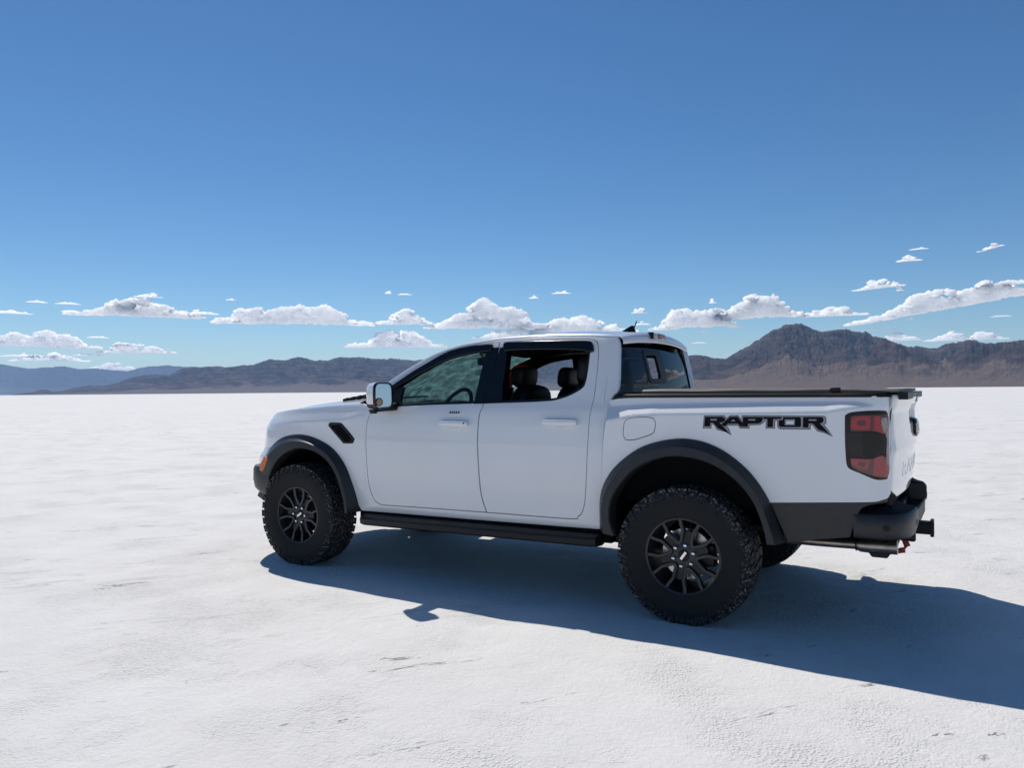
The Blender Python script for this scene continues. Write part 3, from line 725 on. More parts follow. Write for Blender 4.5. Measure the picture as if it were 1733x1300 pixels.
for sgn in (-1, 1):
    h = panel('headlight', [np.array([sgn*a, b_]) for a, b_ in ((.58,.90),(.755,.88),(.765,1.10),(.58,1.12))], [], frmap, SMOKE2, root, grid=.05, off=.006, thick=.03)
    panel('lamp_lens', [np.array([sgn*a, b_]) for a, b_ in ((.62,.95),(.73,.93),(.74,1.06),(.62,1.07))], [], frmap, CLEARL, h, grid=.05, off=.012, thick=.004)
def sweep(path, prof, name, mt, par, side=1, caps=True, ang=40, bevel=0):
    """path [(x,y)] plan; prof [(out,z)]; outwards = left of travel"""
    P = np.array(path); rows = []
    for i in range(len(P)):
        t = P[min(i+1, len(P)-1)]-P[max(i-1, 0)]; t = t/np.linalg.norm(t); n_ = np.array([-t[1], t[0]])
        pr_ = prof(i/(len(P)-1)) if callable(prof) else prof
        rows.append([(P[i][0]+n_[0]*o_, (P[i][1]+n_[1]*o_)*side, z) for o_, z in pr_])
    m = MB().grid(rows, closed_u=True); k = len(rows[0])
    if caps: m.f.append(tuple(range(k))); m.f.append(tuple(range(len(m.v)-1, len(m.v)-k-1, -1)))
    return m.build(name, mt, par, ang=ang, bevel=bevel)
path = resample(catmull([(-3.66,-.905),(-3.8,-.895),(-3.90,-.86),(-3.98,-.79),(-4.06,-.66),(-4.13,-.45),(-4.17,-.2),(-4.18,0),(-4.17,.2),(-4.13,.45),(-4.06,.66),(-3.98,.79),(-3.90,.86),(-3.8,.895),(-3.66,.905)], 4), 60)
bf = sweep(path, [(0,.775),(.012,.75),(.014,.66),(0,.585),(-.05,.53),(-.10,.53),(-.10,.785)], 'front_bumper', PLAST, root)
sweep(path[8:-8], [(-.03,.53),(-.02,.50),(-.12,.42),(-.22,.42),(-.22,.52)], 'skid_plate', mat('skid_metal', (.12,.12,.12), .45, .6), bf)
for sgn in (-1, 1):
    m = MB().box((-3.70, sgn*.62-.10, .50), (-3.62, sgn*.62+.27*sgn if sgn > 0 else sgn*.62+.10, .78)); m.build('bumper_bracket', MATTE, bf)

# ---- mirrors
def mirror(side, par):
    secs = [(-2.395, -1.045, 1.385, .032, .075), (-2.38, -1.048, 1.385, .050, .10), (-2.34, -1.062, 1.388, .070, .115), (-2.30, -1.072, 1.389, .080, .120), (-2.245, -1.085, 1.390, .084, .121)]
    def ring(x, y, z, a, b, n=32, e=.45):
        a *= .80; b *= .82
        return [(x+.5*a*math.copysign(abs(math.cos(t))**e, math.cos(t)), (-side)*(y+a*math.copysign(abs(math.cos(t))**e, math.cos(t))), z+b*math.copysign(abs(math.sin(t))**e, math.sin(t))) for t in np.linspace(0, 2*math.pi, n+1)[:-1]]
    m = MB().grid([ring(*s) for s in secs], closed_u=True); m.f.append(tuple(range(31, -1, -1)))
    h = m.build('side_mirror', PAINT, par, ang=60)
    # lower black housing (bottom shell, slightly proud)
    lo = []
    for x, y, z, a, b in secs:
        rg_ = ring(x, y, z, a+.0025, b+.0025); lo.append([p for p in rg_ if p[2] < z-.45*b])
    nmin = min(len(r_) for r_ in lo); lo = [r_[:nmin] for r_ in lo]
    MB().grid(lo).build('mirror_base', SATIN, h)
    # bezel and glass
    rg0 = ring(-2.243, -1.085, 1.390, .085, .122); rg1 = ring(-2.229, -1.085, 1.390, .083, .120); rg2 = ring(-2.228, -1.085, 1.390, .074, .109); rg3 = ring(-2.238, -1.085, 1.390, .073, .107)
    bz = MB().grid([rg0, rg1, rg2, rg3], closed_u=True).build('mirror_bezel', GLOSSB, h, ang=50)
    gl = MB(); gl.add([(p[0]-.027*(p[2]-1.39), p[1], p[2]) for p in ring(-2.236, -1.085, 1.390, .0745, .108)], [tuple(range(32))]); g_ = gl.build('mirror_glass', MIRG, h, smooth=False, fix=False)
    # small round spot mirror stuck on the glass, low and outboard
    m = MB(); ctr = np.array([-2.249, (-side)*(-1.120), 1.343]); rws = []
    for r_, dx in ((.025, -.004), (.026, .006), (.022, .008), (.021, .004)):
        rws.append([(ctr[0]+dx+.45*(-side)*r_*math.cos(t), ctr[1]+r_*math.cos(t), ctr[2]+r_*1.2*math.sin(t)) for t in np.linspace(0, 2*math.pi, 25)[:-1]])
    m.grid(rws, closed_u=True); sp = m.build('spot_mirror', GLOSSB, g_)
    m = MB(); m.add([(ctr[0]+.005+.45*(-side)*.022*math.cos(t), ctr[1]+.022*math.cos(t), ctr[2]+.027*math.sin(t)) for t in np.linspace(0, 2*math.pi, 25)[:-1]], [tuple(range(24))]); m.build('spot_glass', mat('spot_glass', (.25,.18,.15), .1, .8), g_, smooth=False)
    # arm to the door sail
    s1 = -side
    m = MB().hexa([(-2.36, s1*-1.06, 1.262), (-2.25, s1*-1.06, 1.275), (-2.25, s1*-.87, 1.275), (-2.37, s1*-.87, 1.275), (-2.36, s1*-1.06, 1.315), (-2.25, s1*-1.06, 1.315), (-2.25, s1*-.87, 1.335), (-2.37, s1*-.87, 1.335)])
    m.build('mirror_arm', SATIN, h, bevel=.012, seg=3)
    m = MB().tube([(-2.345, s1*-1.07, 1.285), (-2.345, s1*-1.07, 1.255)], [.038, .026], 16); m.build('mirror_pivot', SATIN, h)
mirror(-1, fd_obj[0]) if False else None
mirror(-1, root); mirror(1, root)

# ---- tailgate
def tgmap(u, v):
    def P(u, v):
        x = 1.140+.062*(1-(u/.86)**2)
        x += np.interp(v, [.80, .86, 1.02, 1.07, 1.13, 1.28, 1.31, 1.36, 1.385], [-.030, -.014, -.004, .010, .004, -.004, .010, .022, .012])
        x -= .10*max(0, (abs(u)-.80)/.06)**2*.3
        # handle bay
        k = sst(.30, .24, abs(u))*sst(1.20, 1.225, v)*(1-sst(1.30, 1.325, v)); x -= .035*k
        return np.array([x, u, v])
    p = P(u, v); a = P(u+.004, v)-P(u-.004, v); b_ = P(u, v+.004)-P(u, v-.004); N = np.cross(a, b_); N /= np.linalg.norm(N)
    if N[0] < 0: N = -N
    return p, N
tgo = [np.array(p) for p in ((-.838,.86),(-.60,.80),(.60,.80),(.838,.86),(.843,1.0),(.843,1.2),(.838,1.375),(-.838,1.375),(-.843,1.2),(-.843,1.0))]
tg = panel('tailgate', tgo, [], tgmap, PAINT, root, grid=.03, thick=.03, r=.006, xtra=([], list(np.arange(1.0, 1.375, .015))))
# black latch handle at the top centre, oval badge
hb = [np.array(p) for p in ((-.13,1.235),(.13,1.235),(.10,1.31),(.07,1.368),(-.07,1.368),(-.10,1.31))]
panel('tailgate_handle', hb, [], tgmap, GLOSSB, tg, grid=.03, off=.004, thick=.02, r=.004)
def oval(a, b_, cz, cy=0., n=40): return [np.array([cy+a*math.cos(t), cz+b_*math.sin(t)]) for t in np.linspace(0, 2*math.pi, n+1)[:-1]]
em = panel('badge', oval(.118, .052, 1.165), [], tgmap, GLOSSB, tg, grid=.04, off=.016, thick=.02, r=.006)
panel('badge_ring', oval(.108, .045, 1.165), [oval(.102, .040, 1.165)], tgmap, CHROME, em, grid=.04, off=.0225, thick=.004, r=.001)
def text_on(txt, size, cz, fm_, name, mt, par, off, ext, width=None, shear=0., lift=None):
    cu = bpy.data.curves.new('t', 'FONT'); cu.body = txt; cu.size = size; cu.align_x = 'CENTER'; cu.shear = shear; cu.extrude = ext; cu.resolution_u = 4
    to = bpy.data.objects.new('t', cu); COL.objects.link(to); dg = bpy.context.evaluated_depsgraph_get(); me = bpy.data.meshes.new_from_object(to.evaluated_get(dg))
    bpy.data.objects.remove(to)
    bm = bmesh.new(); bm.from_mesh(me); bmesh.ops.triangulate(bm, faces=bm.faces)
    bmesh.ops.remove_doubles(bm, verts=bm.verts, dist=1e-5); bmesh.ops.recalc_face_normals(bm, faces=bm.faces)
    V = [v.co.copy() for v in bm.verts]; F = [tuple(v.index for v in f.verts) for f in bm.faces]; bm.free()
    xmax = max(abs(v.x) for v in V); sx = (width/2/xmax) if width else 1
    vv = []
    for v in V:
        P, N = fm_(v.x*sx, cz+v.y); vv.append(P+N*(off+v.z))
    return mesh_obj(name, vv, F, mt, par, False)
text_on('RANGER', .125, .905, tgmap, 'tailgate_lettering', PAINT, tg, .0005, .0012, width=1.12)
text_on('Ford', .06, 1.148, tgmap, 'badge_script', CHROME, em, .0225, .001, shear=.35)
# ---- bed cover, rails, bed box
yb = lambda x: w_bed(x, 1.36)
rails = MB()
for sgn in (-1, 1):
    rws = []
    for x in np.linspace(-.47, 1.14, 30):
        y = w_bed(min(x, 1.10), 1.36)
        rws.append([(x, sgn*(y+.003), 1.366), (x, sgn*(y+.005), 1.372), (x, sgn*(y-.004), 1.388), (x, sgn*(y-.05), 1.394), (x, sgn*(y-.10), 1.39), (x, sgn*(y-.10), 1.33)])
    rails.grid(rws)
rails.box((1.125, -.80, 1.352), (1.215, .80, 1.392))
rails.build('bed_rail_cap', SATIN, root, bevel=.002)
rws = []
for i, x in enumerate(np.linspace(-.29, 1.17, 40)):
    t = i/39; y = w_bed(min(x, 1.02), 1.36)-.035; hh = .024-.006*sst(.86, .9, t)+.003*math.sin(t*19); r_ = [(x, -y, 1.394), (x, -y-.004, 1.394+hh*.6), (x, -y+.012, 1.394+hh)]
    for v in np.linspace(-1, 1, 21)[1:-1]: r_.append((x, v*(y-.012), 1.394+hh+.004*(1-v*v)-.0035*max(0, math.cos((x+.2)*2*math.pi/.45))**8))
    r_ += [(x, y-.012, 1.394+hh), (x, y+.004, 1.394+hh*.6), (x, y, 1.394)]; rws.append(r_)
m = MB().grid(rws); k = len(rws[0]); m.f.append(tuple(range(k))); m.f.append(tuple(range(len(m.v)-1, len(m.v)-k-1, -1)))
cv = m.build('bed_cover', COVER, root)
MB().box((-.46, -.84, 1.375), (-.285, .84, 1.402)).build('cover_header', SATIN, cv, bevel=.006)
m = MB()
for sgn in (-1, 1): m.box((.83, sgn*.86-.02, 1.396), (.885, sgn*.86+.02, 1.4215))
m.build('cover_latch', SATIN, cv, bevel=.008, seg=3)
MB().box((-.44, -.80, .70), (1.10, .80, 1.33)).build('bed_box', MATTE, root)
# ---- rear bumper
bpath = resample(catmull([(.950,-.93),(1.03,-.938),(1.10,-.93),(1.16,-.895),(1.205,-.83),(1.232,-.74),(1.243,-.63),(1.246,-.56)], 6), 22)
bumper = None
for sgn in (-1, 1):
    def prof(t):
        tp = .728+.008*t; bt = .600-.0*t+.04*max(0, t-.7)/.3
        return [(0, bt+.012), (-.012, bt), (-.10, bt-.005), (-.115, tp-.02), (-.10, tp+.014), (-.012, tp+.006), (0, tp-.006)][::-1]
    # outwards: path runs backwards along the near side -> right-hand side is outside
    P = bpath; rows = []
    for i in range(len(P)):
        t = P[min(i+1, len(P)-1)]-P[max(i-1, 0)]; t = t/np.linalg.norm(t); n_ = np.array([t[1], -t[0]])
        rows.append([(P[i][0]+n_[0]*o_, sgn*-(P[i][1]+n_[1]*o_), z) for o_, z in prof(i/(len(P)-1))])
    m = MB().grid(rows, closed_u=True); k = len(rows[0]); m.f.append(tuple(range(k))); m.f.append(tuple(range(len(m.v)-1, len(m.v)-k-1, -1)))
    if bumper is None: bumper = m.build('rear_bumper', PLAST, root, ang=45)
    else: m.build('bumper_corner', PLAST, bumper, ang=45)
    # step pad on top
    rows = []
    for i in range(0, len(P)):
        t = P[min(i+1, len(P)-1)]-P[max(i-1, 0)]; t = t/np.linalg.norm(t); n_ = np.array([t[1], -t[0]]); q = P[i]
        inn = np.array([min(q[0]-.01, 1.13), max(q[1], -.84)])
        zt = .735+.008*i/21; r_ = []
        for f in np.linspace(0, 1, 9):
            p = (q-n_*.012)*(1-f)+inn*f; r_.append((p[0], -sgn*p[1], zt+.03*f**1.5))
        rows.append(r_)
    MB().grid(rows).build('step_pad', PADM, bumper, ang=40)
    for (a, b_) in ((.30, 0), (.86, 0)):
        i = int(a*21); q = P[i]; t = P[i+1]-P[i-1]; t /= np.linalg.norm(t); n_ = np.array([t[1], -t[0]])
        m = MB(); ctr = np.array([q[0], q[1]]); rws = []
        for r_, o_ in ((.019, .0), (.019, .002), (.0155, .0025), (.0150, .0008), (.011, .0008), (.010, .003), (.0, .003)):
            rws.append([(q[0]+n_[0]*o_+t[0]*r_*math.cos(k), -sgn*(q[1]+n_[1]*o_+t[1]*r_*math.cos(k)), .665+r_*math.sin(k)) for k in np.linspace(0, 2*math.pi, 21)[:-1]])
        m.grid(rws, closed_u=True).build('parking_sensor', SATIN, bumper)
# inner faces at the recess, centre beam and step
for sgn in (-1, 1):
    m = MB().hexa([(1.02, sgn*.56, .56), (1.235, sgn*.56, .60), (1.235, sgn*.63, .60), (1.02, sgn*.63, .56), (1.05, sgn*.56, .745), (1.20, sgn*.56, .735), (1.22, sgn*.63, .725), (1.05, sgn*.63, .745)])
    m.build('bumper_end', SATIN, bumper, bevel=.01, seg=3)
    m = MB().hexa([(1.06, sgn*.20, .50), (1.20, sgn*.20, .47), (1.235, sgn*.60, .545), (1.06, sgn*.60, .56), (1.06, sgn*.20, .60), (1.19, sgn*.20, .60), (1.235, sgn*.60, .64), (1.06, sgn*.60, .64)])
    m.build('bumper_valance', SATIN, bumper, bevel=.015, seg=3)
MB().box((1.03, -.62, .56), (1.13, .62, .665)).build('bumper_beam', SATIN, bumper, bevel=.01)
MB().box((1.02, -.80, .60), (1.07, .80, .80)).build('bed_sill', MATTE, bumper)
pl = MB().box((1.075, -.155, .62), (1.08, .155, .745), None).build('licence_plate', PLATE, bumper, bevel=.002)
# hitch receiver
m = MB()
x0, x1, zc, h = 1.08, 1.305, .535, .038
for a, b_ in (((x0,-h,zc-h),(x1,h,zc-h+.008)), ((x0,-h,zc+h-.008),(x1,h,zc+h)), ((x0,-h,zc-h+.008),(x1,-h+.008,zc+h-.008)), ((x0,h-.008,zc-h+.008),(x1,h,zc+h-.008))): m.box(a, b_)
for a, b_ in (((x1-.02,-h-.012,zc-h-.012),(x1,h+.012,zc-h-.001)), ((x1-.02,-h-.012,zc+h+.001),(x1,h+.012,zc+h+.012)), ((x1-.02,-h-.012,zc-h-.001),(x1,-h-.001,zc+h+.001)), ((x1-.02,h+.001,zc-h-.001),(x1,h+.012,zc+h+.001))): m.box(a, b_)
ht = m.build('hitch_receiver', SATIN, root, bevel=.002)
MB().tube([(1.10,-.62,.50),(1.10,.62,.50)], .035, 12).build('hitch_beam', SATIN, ht)
# tow hooks
for yv in (-.42, .42):
    pts = [(1.05,yv,.545),(1.13,yv,.545),(1.165,yv,.525),(1.178,yv,.49),(1.160,yv,.46),(1.13,yv,.452),(1.11,yv,.465)]
    MB().tube(pts, [.014,.016,.018,.019,.018,.016,.012], 12).build('tow_hook', REDH, root)
    
# exhaust
P0 = Q(1490, 925, -.62)
m = MB().tube([(.935,-.62,.508),(.95,-.62,.508),(1.0,-.62,.509),(1.142,-.62,.513),(1.142,-.62,.513),(1.08,-.62,.511)], [.034,.041,.044,.044,.040,.038], 28, caps=False)
m.f.append(tuple(range(len(m.v)-28, len(m.v))))
ex = m.build('exhaust_tip', STEEL, root, ang=50)
MB().tube([(-.6,-.35,.50),(.35,-.50,.55),(.55,-.60,.50),(.75,-.62,.505),(.94,-.62,.508)], .029, 16).build('exhaust_pipe', STEEL, ex)
MB().tube([(.925,-.62,.508),(.932,-.62,.508)], .037, 24).build('exhaust_clamp', SATIN, ex)
MB().hexa([(1.01,-.64,.445),(1.09,-.64,.445),(1.09,-.60,.445),(1.01,-.60,.445),(.99,-.64,.475),(1.11,-.64,.475),(1.11,-.60,.475),(.99,-.60,.475)]).build('exhaust_bracket', SATIN, ex, bevel=.006)
# ---- running boards
for sgn in (-1, 1):
    za = lambda x: np.interp(x, [-2.56, -.55], [0, .022])
    rws = []
    for x, k in ((-2.60, .5), (-2.585, .85), (-2.55, 1), (-1.6, 1), (-.62, 1), (-.575, .85), (-.56, .5)):
        d = za(x); y1 = .86+.125*k
        rws.append([(x, sgn*y, z+d) for y, z in ((.84,.465),(.90,.458),(y1-.02,.446),(y1-.002,.436),(y1,.425),(y1-.004,.392),(y1-.03,.380),(.86,.385),(.82,.40))])
    m = MB().grid(rws, closed_u=True); k = len(rws[0]); m.f.append(tuple(range(k))); m.f.append(tuple(range(len(m.v)-1, len(m.v)-k-1, -1)))
    rb = m.build('running_board', SATIN, root, ang=30, bevel=.003)
    m = MB()
    for x in (-2.4, -1.6, -.75): m.box((x-.03, min(sgn*.5, sgn*.86), .43), (x+.03, max(sgn*.5, sgn*.86), .47))
    m.build('step_bracket', MATTE, rb)
    # dark body skirt behind the board
    MB().box((-2.66, min(sgn*.80, sgn*.875), .42), (-.50, max(sgn*.80, sgn*.875), .56)).build('rocker', MATTE, root)
# ---- chassis
ch = MB()
for sgn in (-1, 1): ch.box((-3.95, sgn*.45-.04, .46), (1.08, sgn*.45+.04, .60))
for x in (-3.5, -2.5, -1.6, -.7, .5, 1.0): ch.box((x-.04, -.42, .47), (x+.04, .42, .57))
ch.box((-2.75, -.42, .38), (-1.7, .42, .56)); ch.box((-1.6, -.40, .40), (-.6, -.05, .56))
ch.box((-3.95,-.6,.62),(-2.55,.6,1.15)); ch.box((-2.6,-.84,.545),(-.5,.84,.575))
ch.build('chassis', MATTE, root, bevel=.01)
ax_ = MB().tube([(0,-.74,.404),(0,-.12,.404),(0,.12,.404),(0,.74,.404)], [.045,.055,.055,.045], 16)
ax_.tube([(-.14,0,.404),(0,0,.404),(.12,0,.404)], [.07,.14,.09], 16); ax_.tube([(-2.0,0,.46),(-.1,0,.42)], .035, 12)
ax_.tube([(-3.27,-.7,.41),(-3.27,.7,.41)], .035, 12)
for sgn in (-1, 1):
    ax_.tube([(-.72, sgn*.70, .47), (-.66, sgn*.70, .44), (0, sgn*.62, .39)], [.03,.045,.03], 12)
    ax_.tube([(-.12, sgn*.60, .40), (-.02, sgn*.52, .86)], .035, 12)
ax_.build('axle', SATIN, root)
MB().tube([(-.72,-.79,.455),(-.72,-.69,.455)], .052, 20).build('suspension_bush', SATIN, root, bevel=.006)

# ---- interior
def soft_box(c, s, name, mt, par, rot=(0,0,0), e=.35, n=20):
    rows = []
    Mx = Matrix.Translation(c) @ Matrix.Rotation(rot[1], 4, 'Y') @ Matrix.Rotation(rot[2], 4, 'Z')
    f = lambda t, e_: math.copysign(abs(t)**e_, t)
    for i in range(13):
        ph = -math.pi/2+math.pi*i/12; rows.append([tuple(Mx @ Vector((s[0]*f(math.cos(ph), e)*f(math.cos(t), e), s[1]*f(math.cos(ph), e)*f(math.sin(t), e), s[2]*f(math.sin(ph), e)))) for t in np.linspace(0, 2*math.pi, n+1)[:-1]])
    return MB().grid(rows, closed_u=True).build(name, mt, par, ang=80)
for yv in (-.37, .37):
    s = soft_box((-1.66, yv, .86), (.28, .25, .10), 'seat', SEAT, root)
    soft_box((-1.42, yv, 1.15), (.085, .24, .32), 'seat_back', SEAT, s, (0, R(14), 0), e=.5)
    h = soft_box((-1.425, yv, 1.525), (.06, .135, .09), 'headrest', SEAT, s, (0, R(8), 0), e=.6)
    for sg in (-1,1): MB().tube([(-1.42, yv+sg*.06, 1.38), (-1.425, yv+sg*.06, 1.47)], .008, 8).build('headrest_post', CHROME, s)
    if yv < 0: MB().tube([(-1.478, yv-.128, 1.44), (-1.482, yv-.131, 1.52), (-1.474, yv-.129, 1.572), (-1.45, yv-.124, 1.597), (-1.40, yv-.11, 1.607), (-1.375, yv-.05, 1.609)], .009, 8).build('red_piping', REDT, s)
s = soft_box((-.95, 0, .88), (.28, .68, .11), 'rear_bench', SEAT, root)
soft_box((-.72, 0, 1.15), (.08, .68, .29), 'seat_back', SEAT, s, (0, R(12), 0))
for yv in (-.42, .42): 
    soft_box((-.83, yv, 1.17), (.11, .26, .33), 'seat_cushion', SEAT, s, (0, R(12), 0), e=.5)
    soft_box((-.84, yv, 1.56), (.075, .15, .115), 'headrest', SEAT, s, (0, R(8), 0), e=.6)
d = soft_box((-2.52, 0, 1.15), (.26, .80, .17), 'dashboard', TRIM, root, e=.35)
soft_box((-2.33, -.37, 1.29), (.09, .17, .04), 'instrument_hood', TRIM, d, e=.6)
m = MB(); rws = []; Mx = Matrix.Translation((-2.08, -.37, 1.27)) @ Matrix.Rotation(R(-62), 4, 'Y')
for i in range(36):
    a = 2*math.pi*i/36; rws.append([tuple(Mx @ Vector(((.185+.017*math.cos(b_))*math.cos(a), (.185+.017*math.cos(b_))*math.sin(a), .017*math.sin(b_)))) for b_ in np.linspace(0, 2*math.pi, 11)[:-1]])
m.grid(rws, closed_u=True, closed_v=True)
m.box((-.17,-.02,-.01),(0,.02,.01),Mx); m.box((-.03,-.17,-.01),(.03,.17,.01),Mx); m.box((-.05,-.06,-.02),(.06,.06,.025),Mx)
m.build('steering_wheel', TRIM, root, bevel=.003)
MB().tube([(-2.12,-.37,1.25),(-2.4,-.37,1.12)], .04, 12).build('steering_column', TRIM, d)
MB().box((-2.62,-.80,.60),(-.55,.80,.63)).build('cab_floor', MATTE, root)
MB().box((-.60,-.80,.60),(-.57,.80,1.36)).build('cab_bulkhead', MATTE, root)
soft_box((-2.02, 0, 1.67), (.02, .12, .035), 'interior_mirror', TRIM, root)
MB().tube([(-2.02,0,1.68),(-2.08,0,1.74)], .01, 8).build('mirror_stem', TRIM, ws)
q = [QX(a, b_, -1.95) for a, b_ in ((782,622),(786,617),(797,613),(799,617),(795,621.5))]
for sgn in (-1, 1):   # sun visors
    MB().hexa([(-1.99,sgn*.10,1.735),(-1.84,sgn*.10,1.765),(-1.84,sgn*.60,1.745),(-1.97,sgn*.60,1.715),(-1.99,sgn*.10,1.75),(-1.84,sgn*.10,1.78),(-1.84,sgn*.60,1.76),(-1.97,sgn*.60,1.73)]).build('sun_visor', HEADL, ws, bevel=.004)

# ---- wheels
def make_wheel():
    # local: axis along y, outer face towards -y, origin at the axle end plane centre (y=0 = tyre centre plane)
    bar = MB().lathe([(.232,-.105),(.236,-.118),(.228,-.122),(.222,-.112),(.212,-.09),(.200,-.02),(.200,.10),(.225,.125),(.235,.12)], 72)
    whl = bar.build('wheel', RIMD, root, ang=40)
    prof = [(.230,-.112),(.237,-.124),(.246,-.127),(.262,-.132),(.300,-.141),(.335,-.1445),(.362,-.143),(.380,-.138),(.396,-.128),(.407,-.112),(.412,-.08),(.413,-.03),(.413,.03),(.412,.08),(.407,.112),(.396,.128),(.362,.143),(.300,.141),(.246,.127),(.230,.112)]
    t = MB().lathe(prof, 120)
    nb = 38
    def block(a0, a1, y0, y1, r0, r1, sk=0., ch=.0):
        v = []
        for r_ in (r0, r1):
            sh = 0 if r_ == r0 else ch
            for (a, y) in ((a0+sh, y0+sh*.3), (a1-sh, y0+sh*.3), (a1-sh+sk, y1-sh*.3), (a0+sh+sk, y1-sh*.3)):
                v.append((r_*math.cos(a), y, r_*math.sin(a)))
        t.hexa(v)
    da = 2*math.pi/nb
    for k in range(nb):
        a = k*da
        for sg in (-1, 1):
            ol = .005 if k % 2 else 0
            # shoulder block: wraps on the sidewall
            v = []
            w0, w1 = a, a+da*.80
            pts_in = [(.398, .130), (.402, .082)]; pts_out = [(.4165-ol*.4, .132+ol), (.4215, .082)]
            v = [(pts_in[0][0]*math.cos(w0), sg*pts_in[0][1], pts_in[0][0]*math.sin(w0)), (pts_in[0][0]*math.cos(w1), sg*pts_in[0][1], pts_in[0][0]*math.sin(w1)),
                 (pts_in[1][0]*math.cos(w1+.03), sg*pts_in[1][1], pts_in[1][0]*math.sin(w1+.03)), (pts_in[1][0]*math.cos(w0+.03), sg*pts_in[1][1], pts_in[1][0]*math.sin(w0+.03)),
                 (pts_out[0][0]*math.cos(w0), sg*pts_out[0][1], pts_out[0][0]*math.sin(w0)), (pts_out[0][0]*math.cos(w1), sg*pts_out[0][1], pts_out[0][0]*math.sin(w1)),
                 (pts_out[1][0]*math.cos(w1+.03), sg*pts_out[1][1], pts_out[1][0]*math.sin(w1+.03)), (pts_out[1][0]*math.cos(w0+.03), sg*pts_out[1][1], pts_out[1][0]*math.sin(w0+.03))]
            t.hexa(v)
            # sidewall biter below it
            r0, r1 = (.352, .400) if k % 2 else (.366, .400)
            aa, ab = a+.01, a+da*.60
            v = []
            for dy in (0, .0085):
                for r_, an in ((r0, aa+.02), (r0, ab-.01), (r1, ab), (r1, aa)):
                    yb_ = np.interp(r_, [.335, .362, .380, .396], [.1440, .1425, .1375, .128])-.001
                    v.append((r_*math.cos(an), sg*(yb_+dy), r_*math.sin(an)))
            t.hexa(v)
            block(a+.02, a+da*.62+.02, sg*.072, sg*.034, .405, .4235, sk=.05*sg, ch=.004)
            block(a+da*.62+.034, a+da+.004, sg*.070, sg*.044, .405, .4230, sk=-.02*sg, ch=.003)
        block(a, a+da*.72, -.026, -.002, .405, .4240, sk=.045, ch=.004)
        block(a+da*.4, a+da*1.12, .002, .026, .405, .4240, sk=-.045, ch=.004)
    ty = t.build('tyre', RUBBER, whl, ang=25)
    # rim face: outer ring, hub, six U-frames, recess spokes
    f = MB().lathe([(.236,-.118),(.2365,-.124),(.231,-.127),(.222,-.124),(.2185,-.112),(.222,-.104)], 96)
    yF = -.100
    def bar3(pts, wd, y0, dep):
        """flat bar of width wd following polar pts, front face at y0(r)"""
        P = [np.array([r_*math.cos(a), r_*math.sin(a)]) for r_, a in pts]; rows = []
        for i, p in enumerate(P):
            t_ = P[min(i+1, len(P)-1)]-P[max(i-1, 0)]; t_ /= np.linalg.norm(t_); n_ = np.array([-t_[1], t_[0]])
            yy = y0(np.linalg.norm(p)); hw_ = wd/2
            rows.append([(p[0]+n_[0]*s, yy+e_, p[1]+n_[1]*s) for s, e_ in ((-hw_, dep), (-hw_, .004), (-hw_*.7, 0), (hw_*.7, 0), (hw_, .004), (hw_, dep))])
        return rows
    yf = lambda r_: np.interp(r_, [.06, .10, .16, .21, .235], [-.098, -.104, -.113, -.120, -.122])
    for k in range(6):
        th = R(168-60*k)
        L = [(.222, -14.5), (.195, -15), (.155, -18), (.125, -15), (.098, -11), (.083, -5), (.080, 0), (.083, 5), (.098, 11), (.125, 15), (.155, 18), (.195, 15), (.222, 14.5)]
        f.grid(bar3([(r_, th+R(a)) for r_, a in L], .0225, yf, .035), closed_u=True)
    rimf = f.build('rim', RIM, whl, ang=30)
    g = MB()
    for k in range(6):  # recessed web between the frames
        th = R(138-60*k); y = -.088
        L = [(.05, -28), (.09, -15), (.13, -9.5), (.165, -12), (.222, -15.5), (.222, 15.5), (.165, 12), (.13, 9.5), (.09, 15), (.05, 28)]
        L2 = [(.05, -28), (.09, -17), (.128, -12), (.150, -10), (.155, 0), (.150, 10), (.128, 12), (.09, 17), (.05, 28)]
        pf = [(r_*math.cos(th+R(a)), y, r_*math.sin(th+R(a))) for r_, a in L2]; pb = [(p[0], p[1]+.04, p[2]) for p in pf]; n = len(pf)
        g.add(pf+pb, [tuple(range(n))]+[(i, (i+1) % n, n+(i+1) % n, n+i) for i in range(n)])
    g.build('spoke_web', RIMD, rimf, ang=30)
    hb_ = MB().lathe([(.0,-.094),(.040,-.094),(.052,-.092),(.088,-.086),(.090,-.05)], 48); hb_.build('hub', RIM, whl, ang=30)
    cap = MB().lathe([(0,-.102),(.030,-.1015),(.036,-.099),(.037,-.092)], 32).build('centre_cap', SATIN, whl, ang=30)
    Mx = Matrix.Rotation(R(-55), 4, 'Y'); MB().box((-.028,-.1045,-.0075),(.028,-.1015,.0075), Mx).build('cap_badge', CHROME, cap)
    for k in range(6):
        a = R(138-60*k); cx, cz = .0655*math.cos(a), .0655*math.sin(a)
        m = MB(); rws = []
        for r_, y in ((.0125,-.088),(.0125,-.103),(.010,-.110),(.004,-.1125),(0.0005,-.1125)):
            rws.append([(cx+r_*math.cos(b_), y, cz+r_*math.sin(b_)) for b_ in np.linspace(0, 2*math.pi, 7)[:-1]])
        m.grid(rws, closed_u=True).build('lug_nut', CHROME, whl, ang=30)
    dsc = MB().lathe([(.07,-.03),(.155,-.03),(.158,-.027),(.158,-.006),(.155,-.003),(.07,-.003)], 48).build('brake_disc', CALI, whl)
    cal = MB().box((.09,-.058,-.06),(.178,.02,.07)); cal.build('brake_caliper', SATIN, whl, bevel=.008)
    return whl
w0 = make_wheel()
def copy_tree(o, par):
    c = o.copy(); COL.objects.link(c); c.parent = par
    for ch_ in list(o.children): copy_tree(ch_, c)
    return c
WY = .840
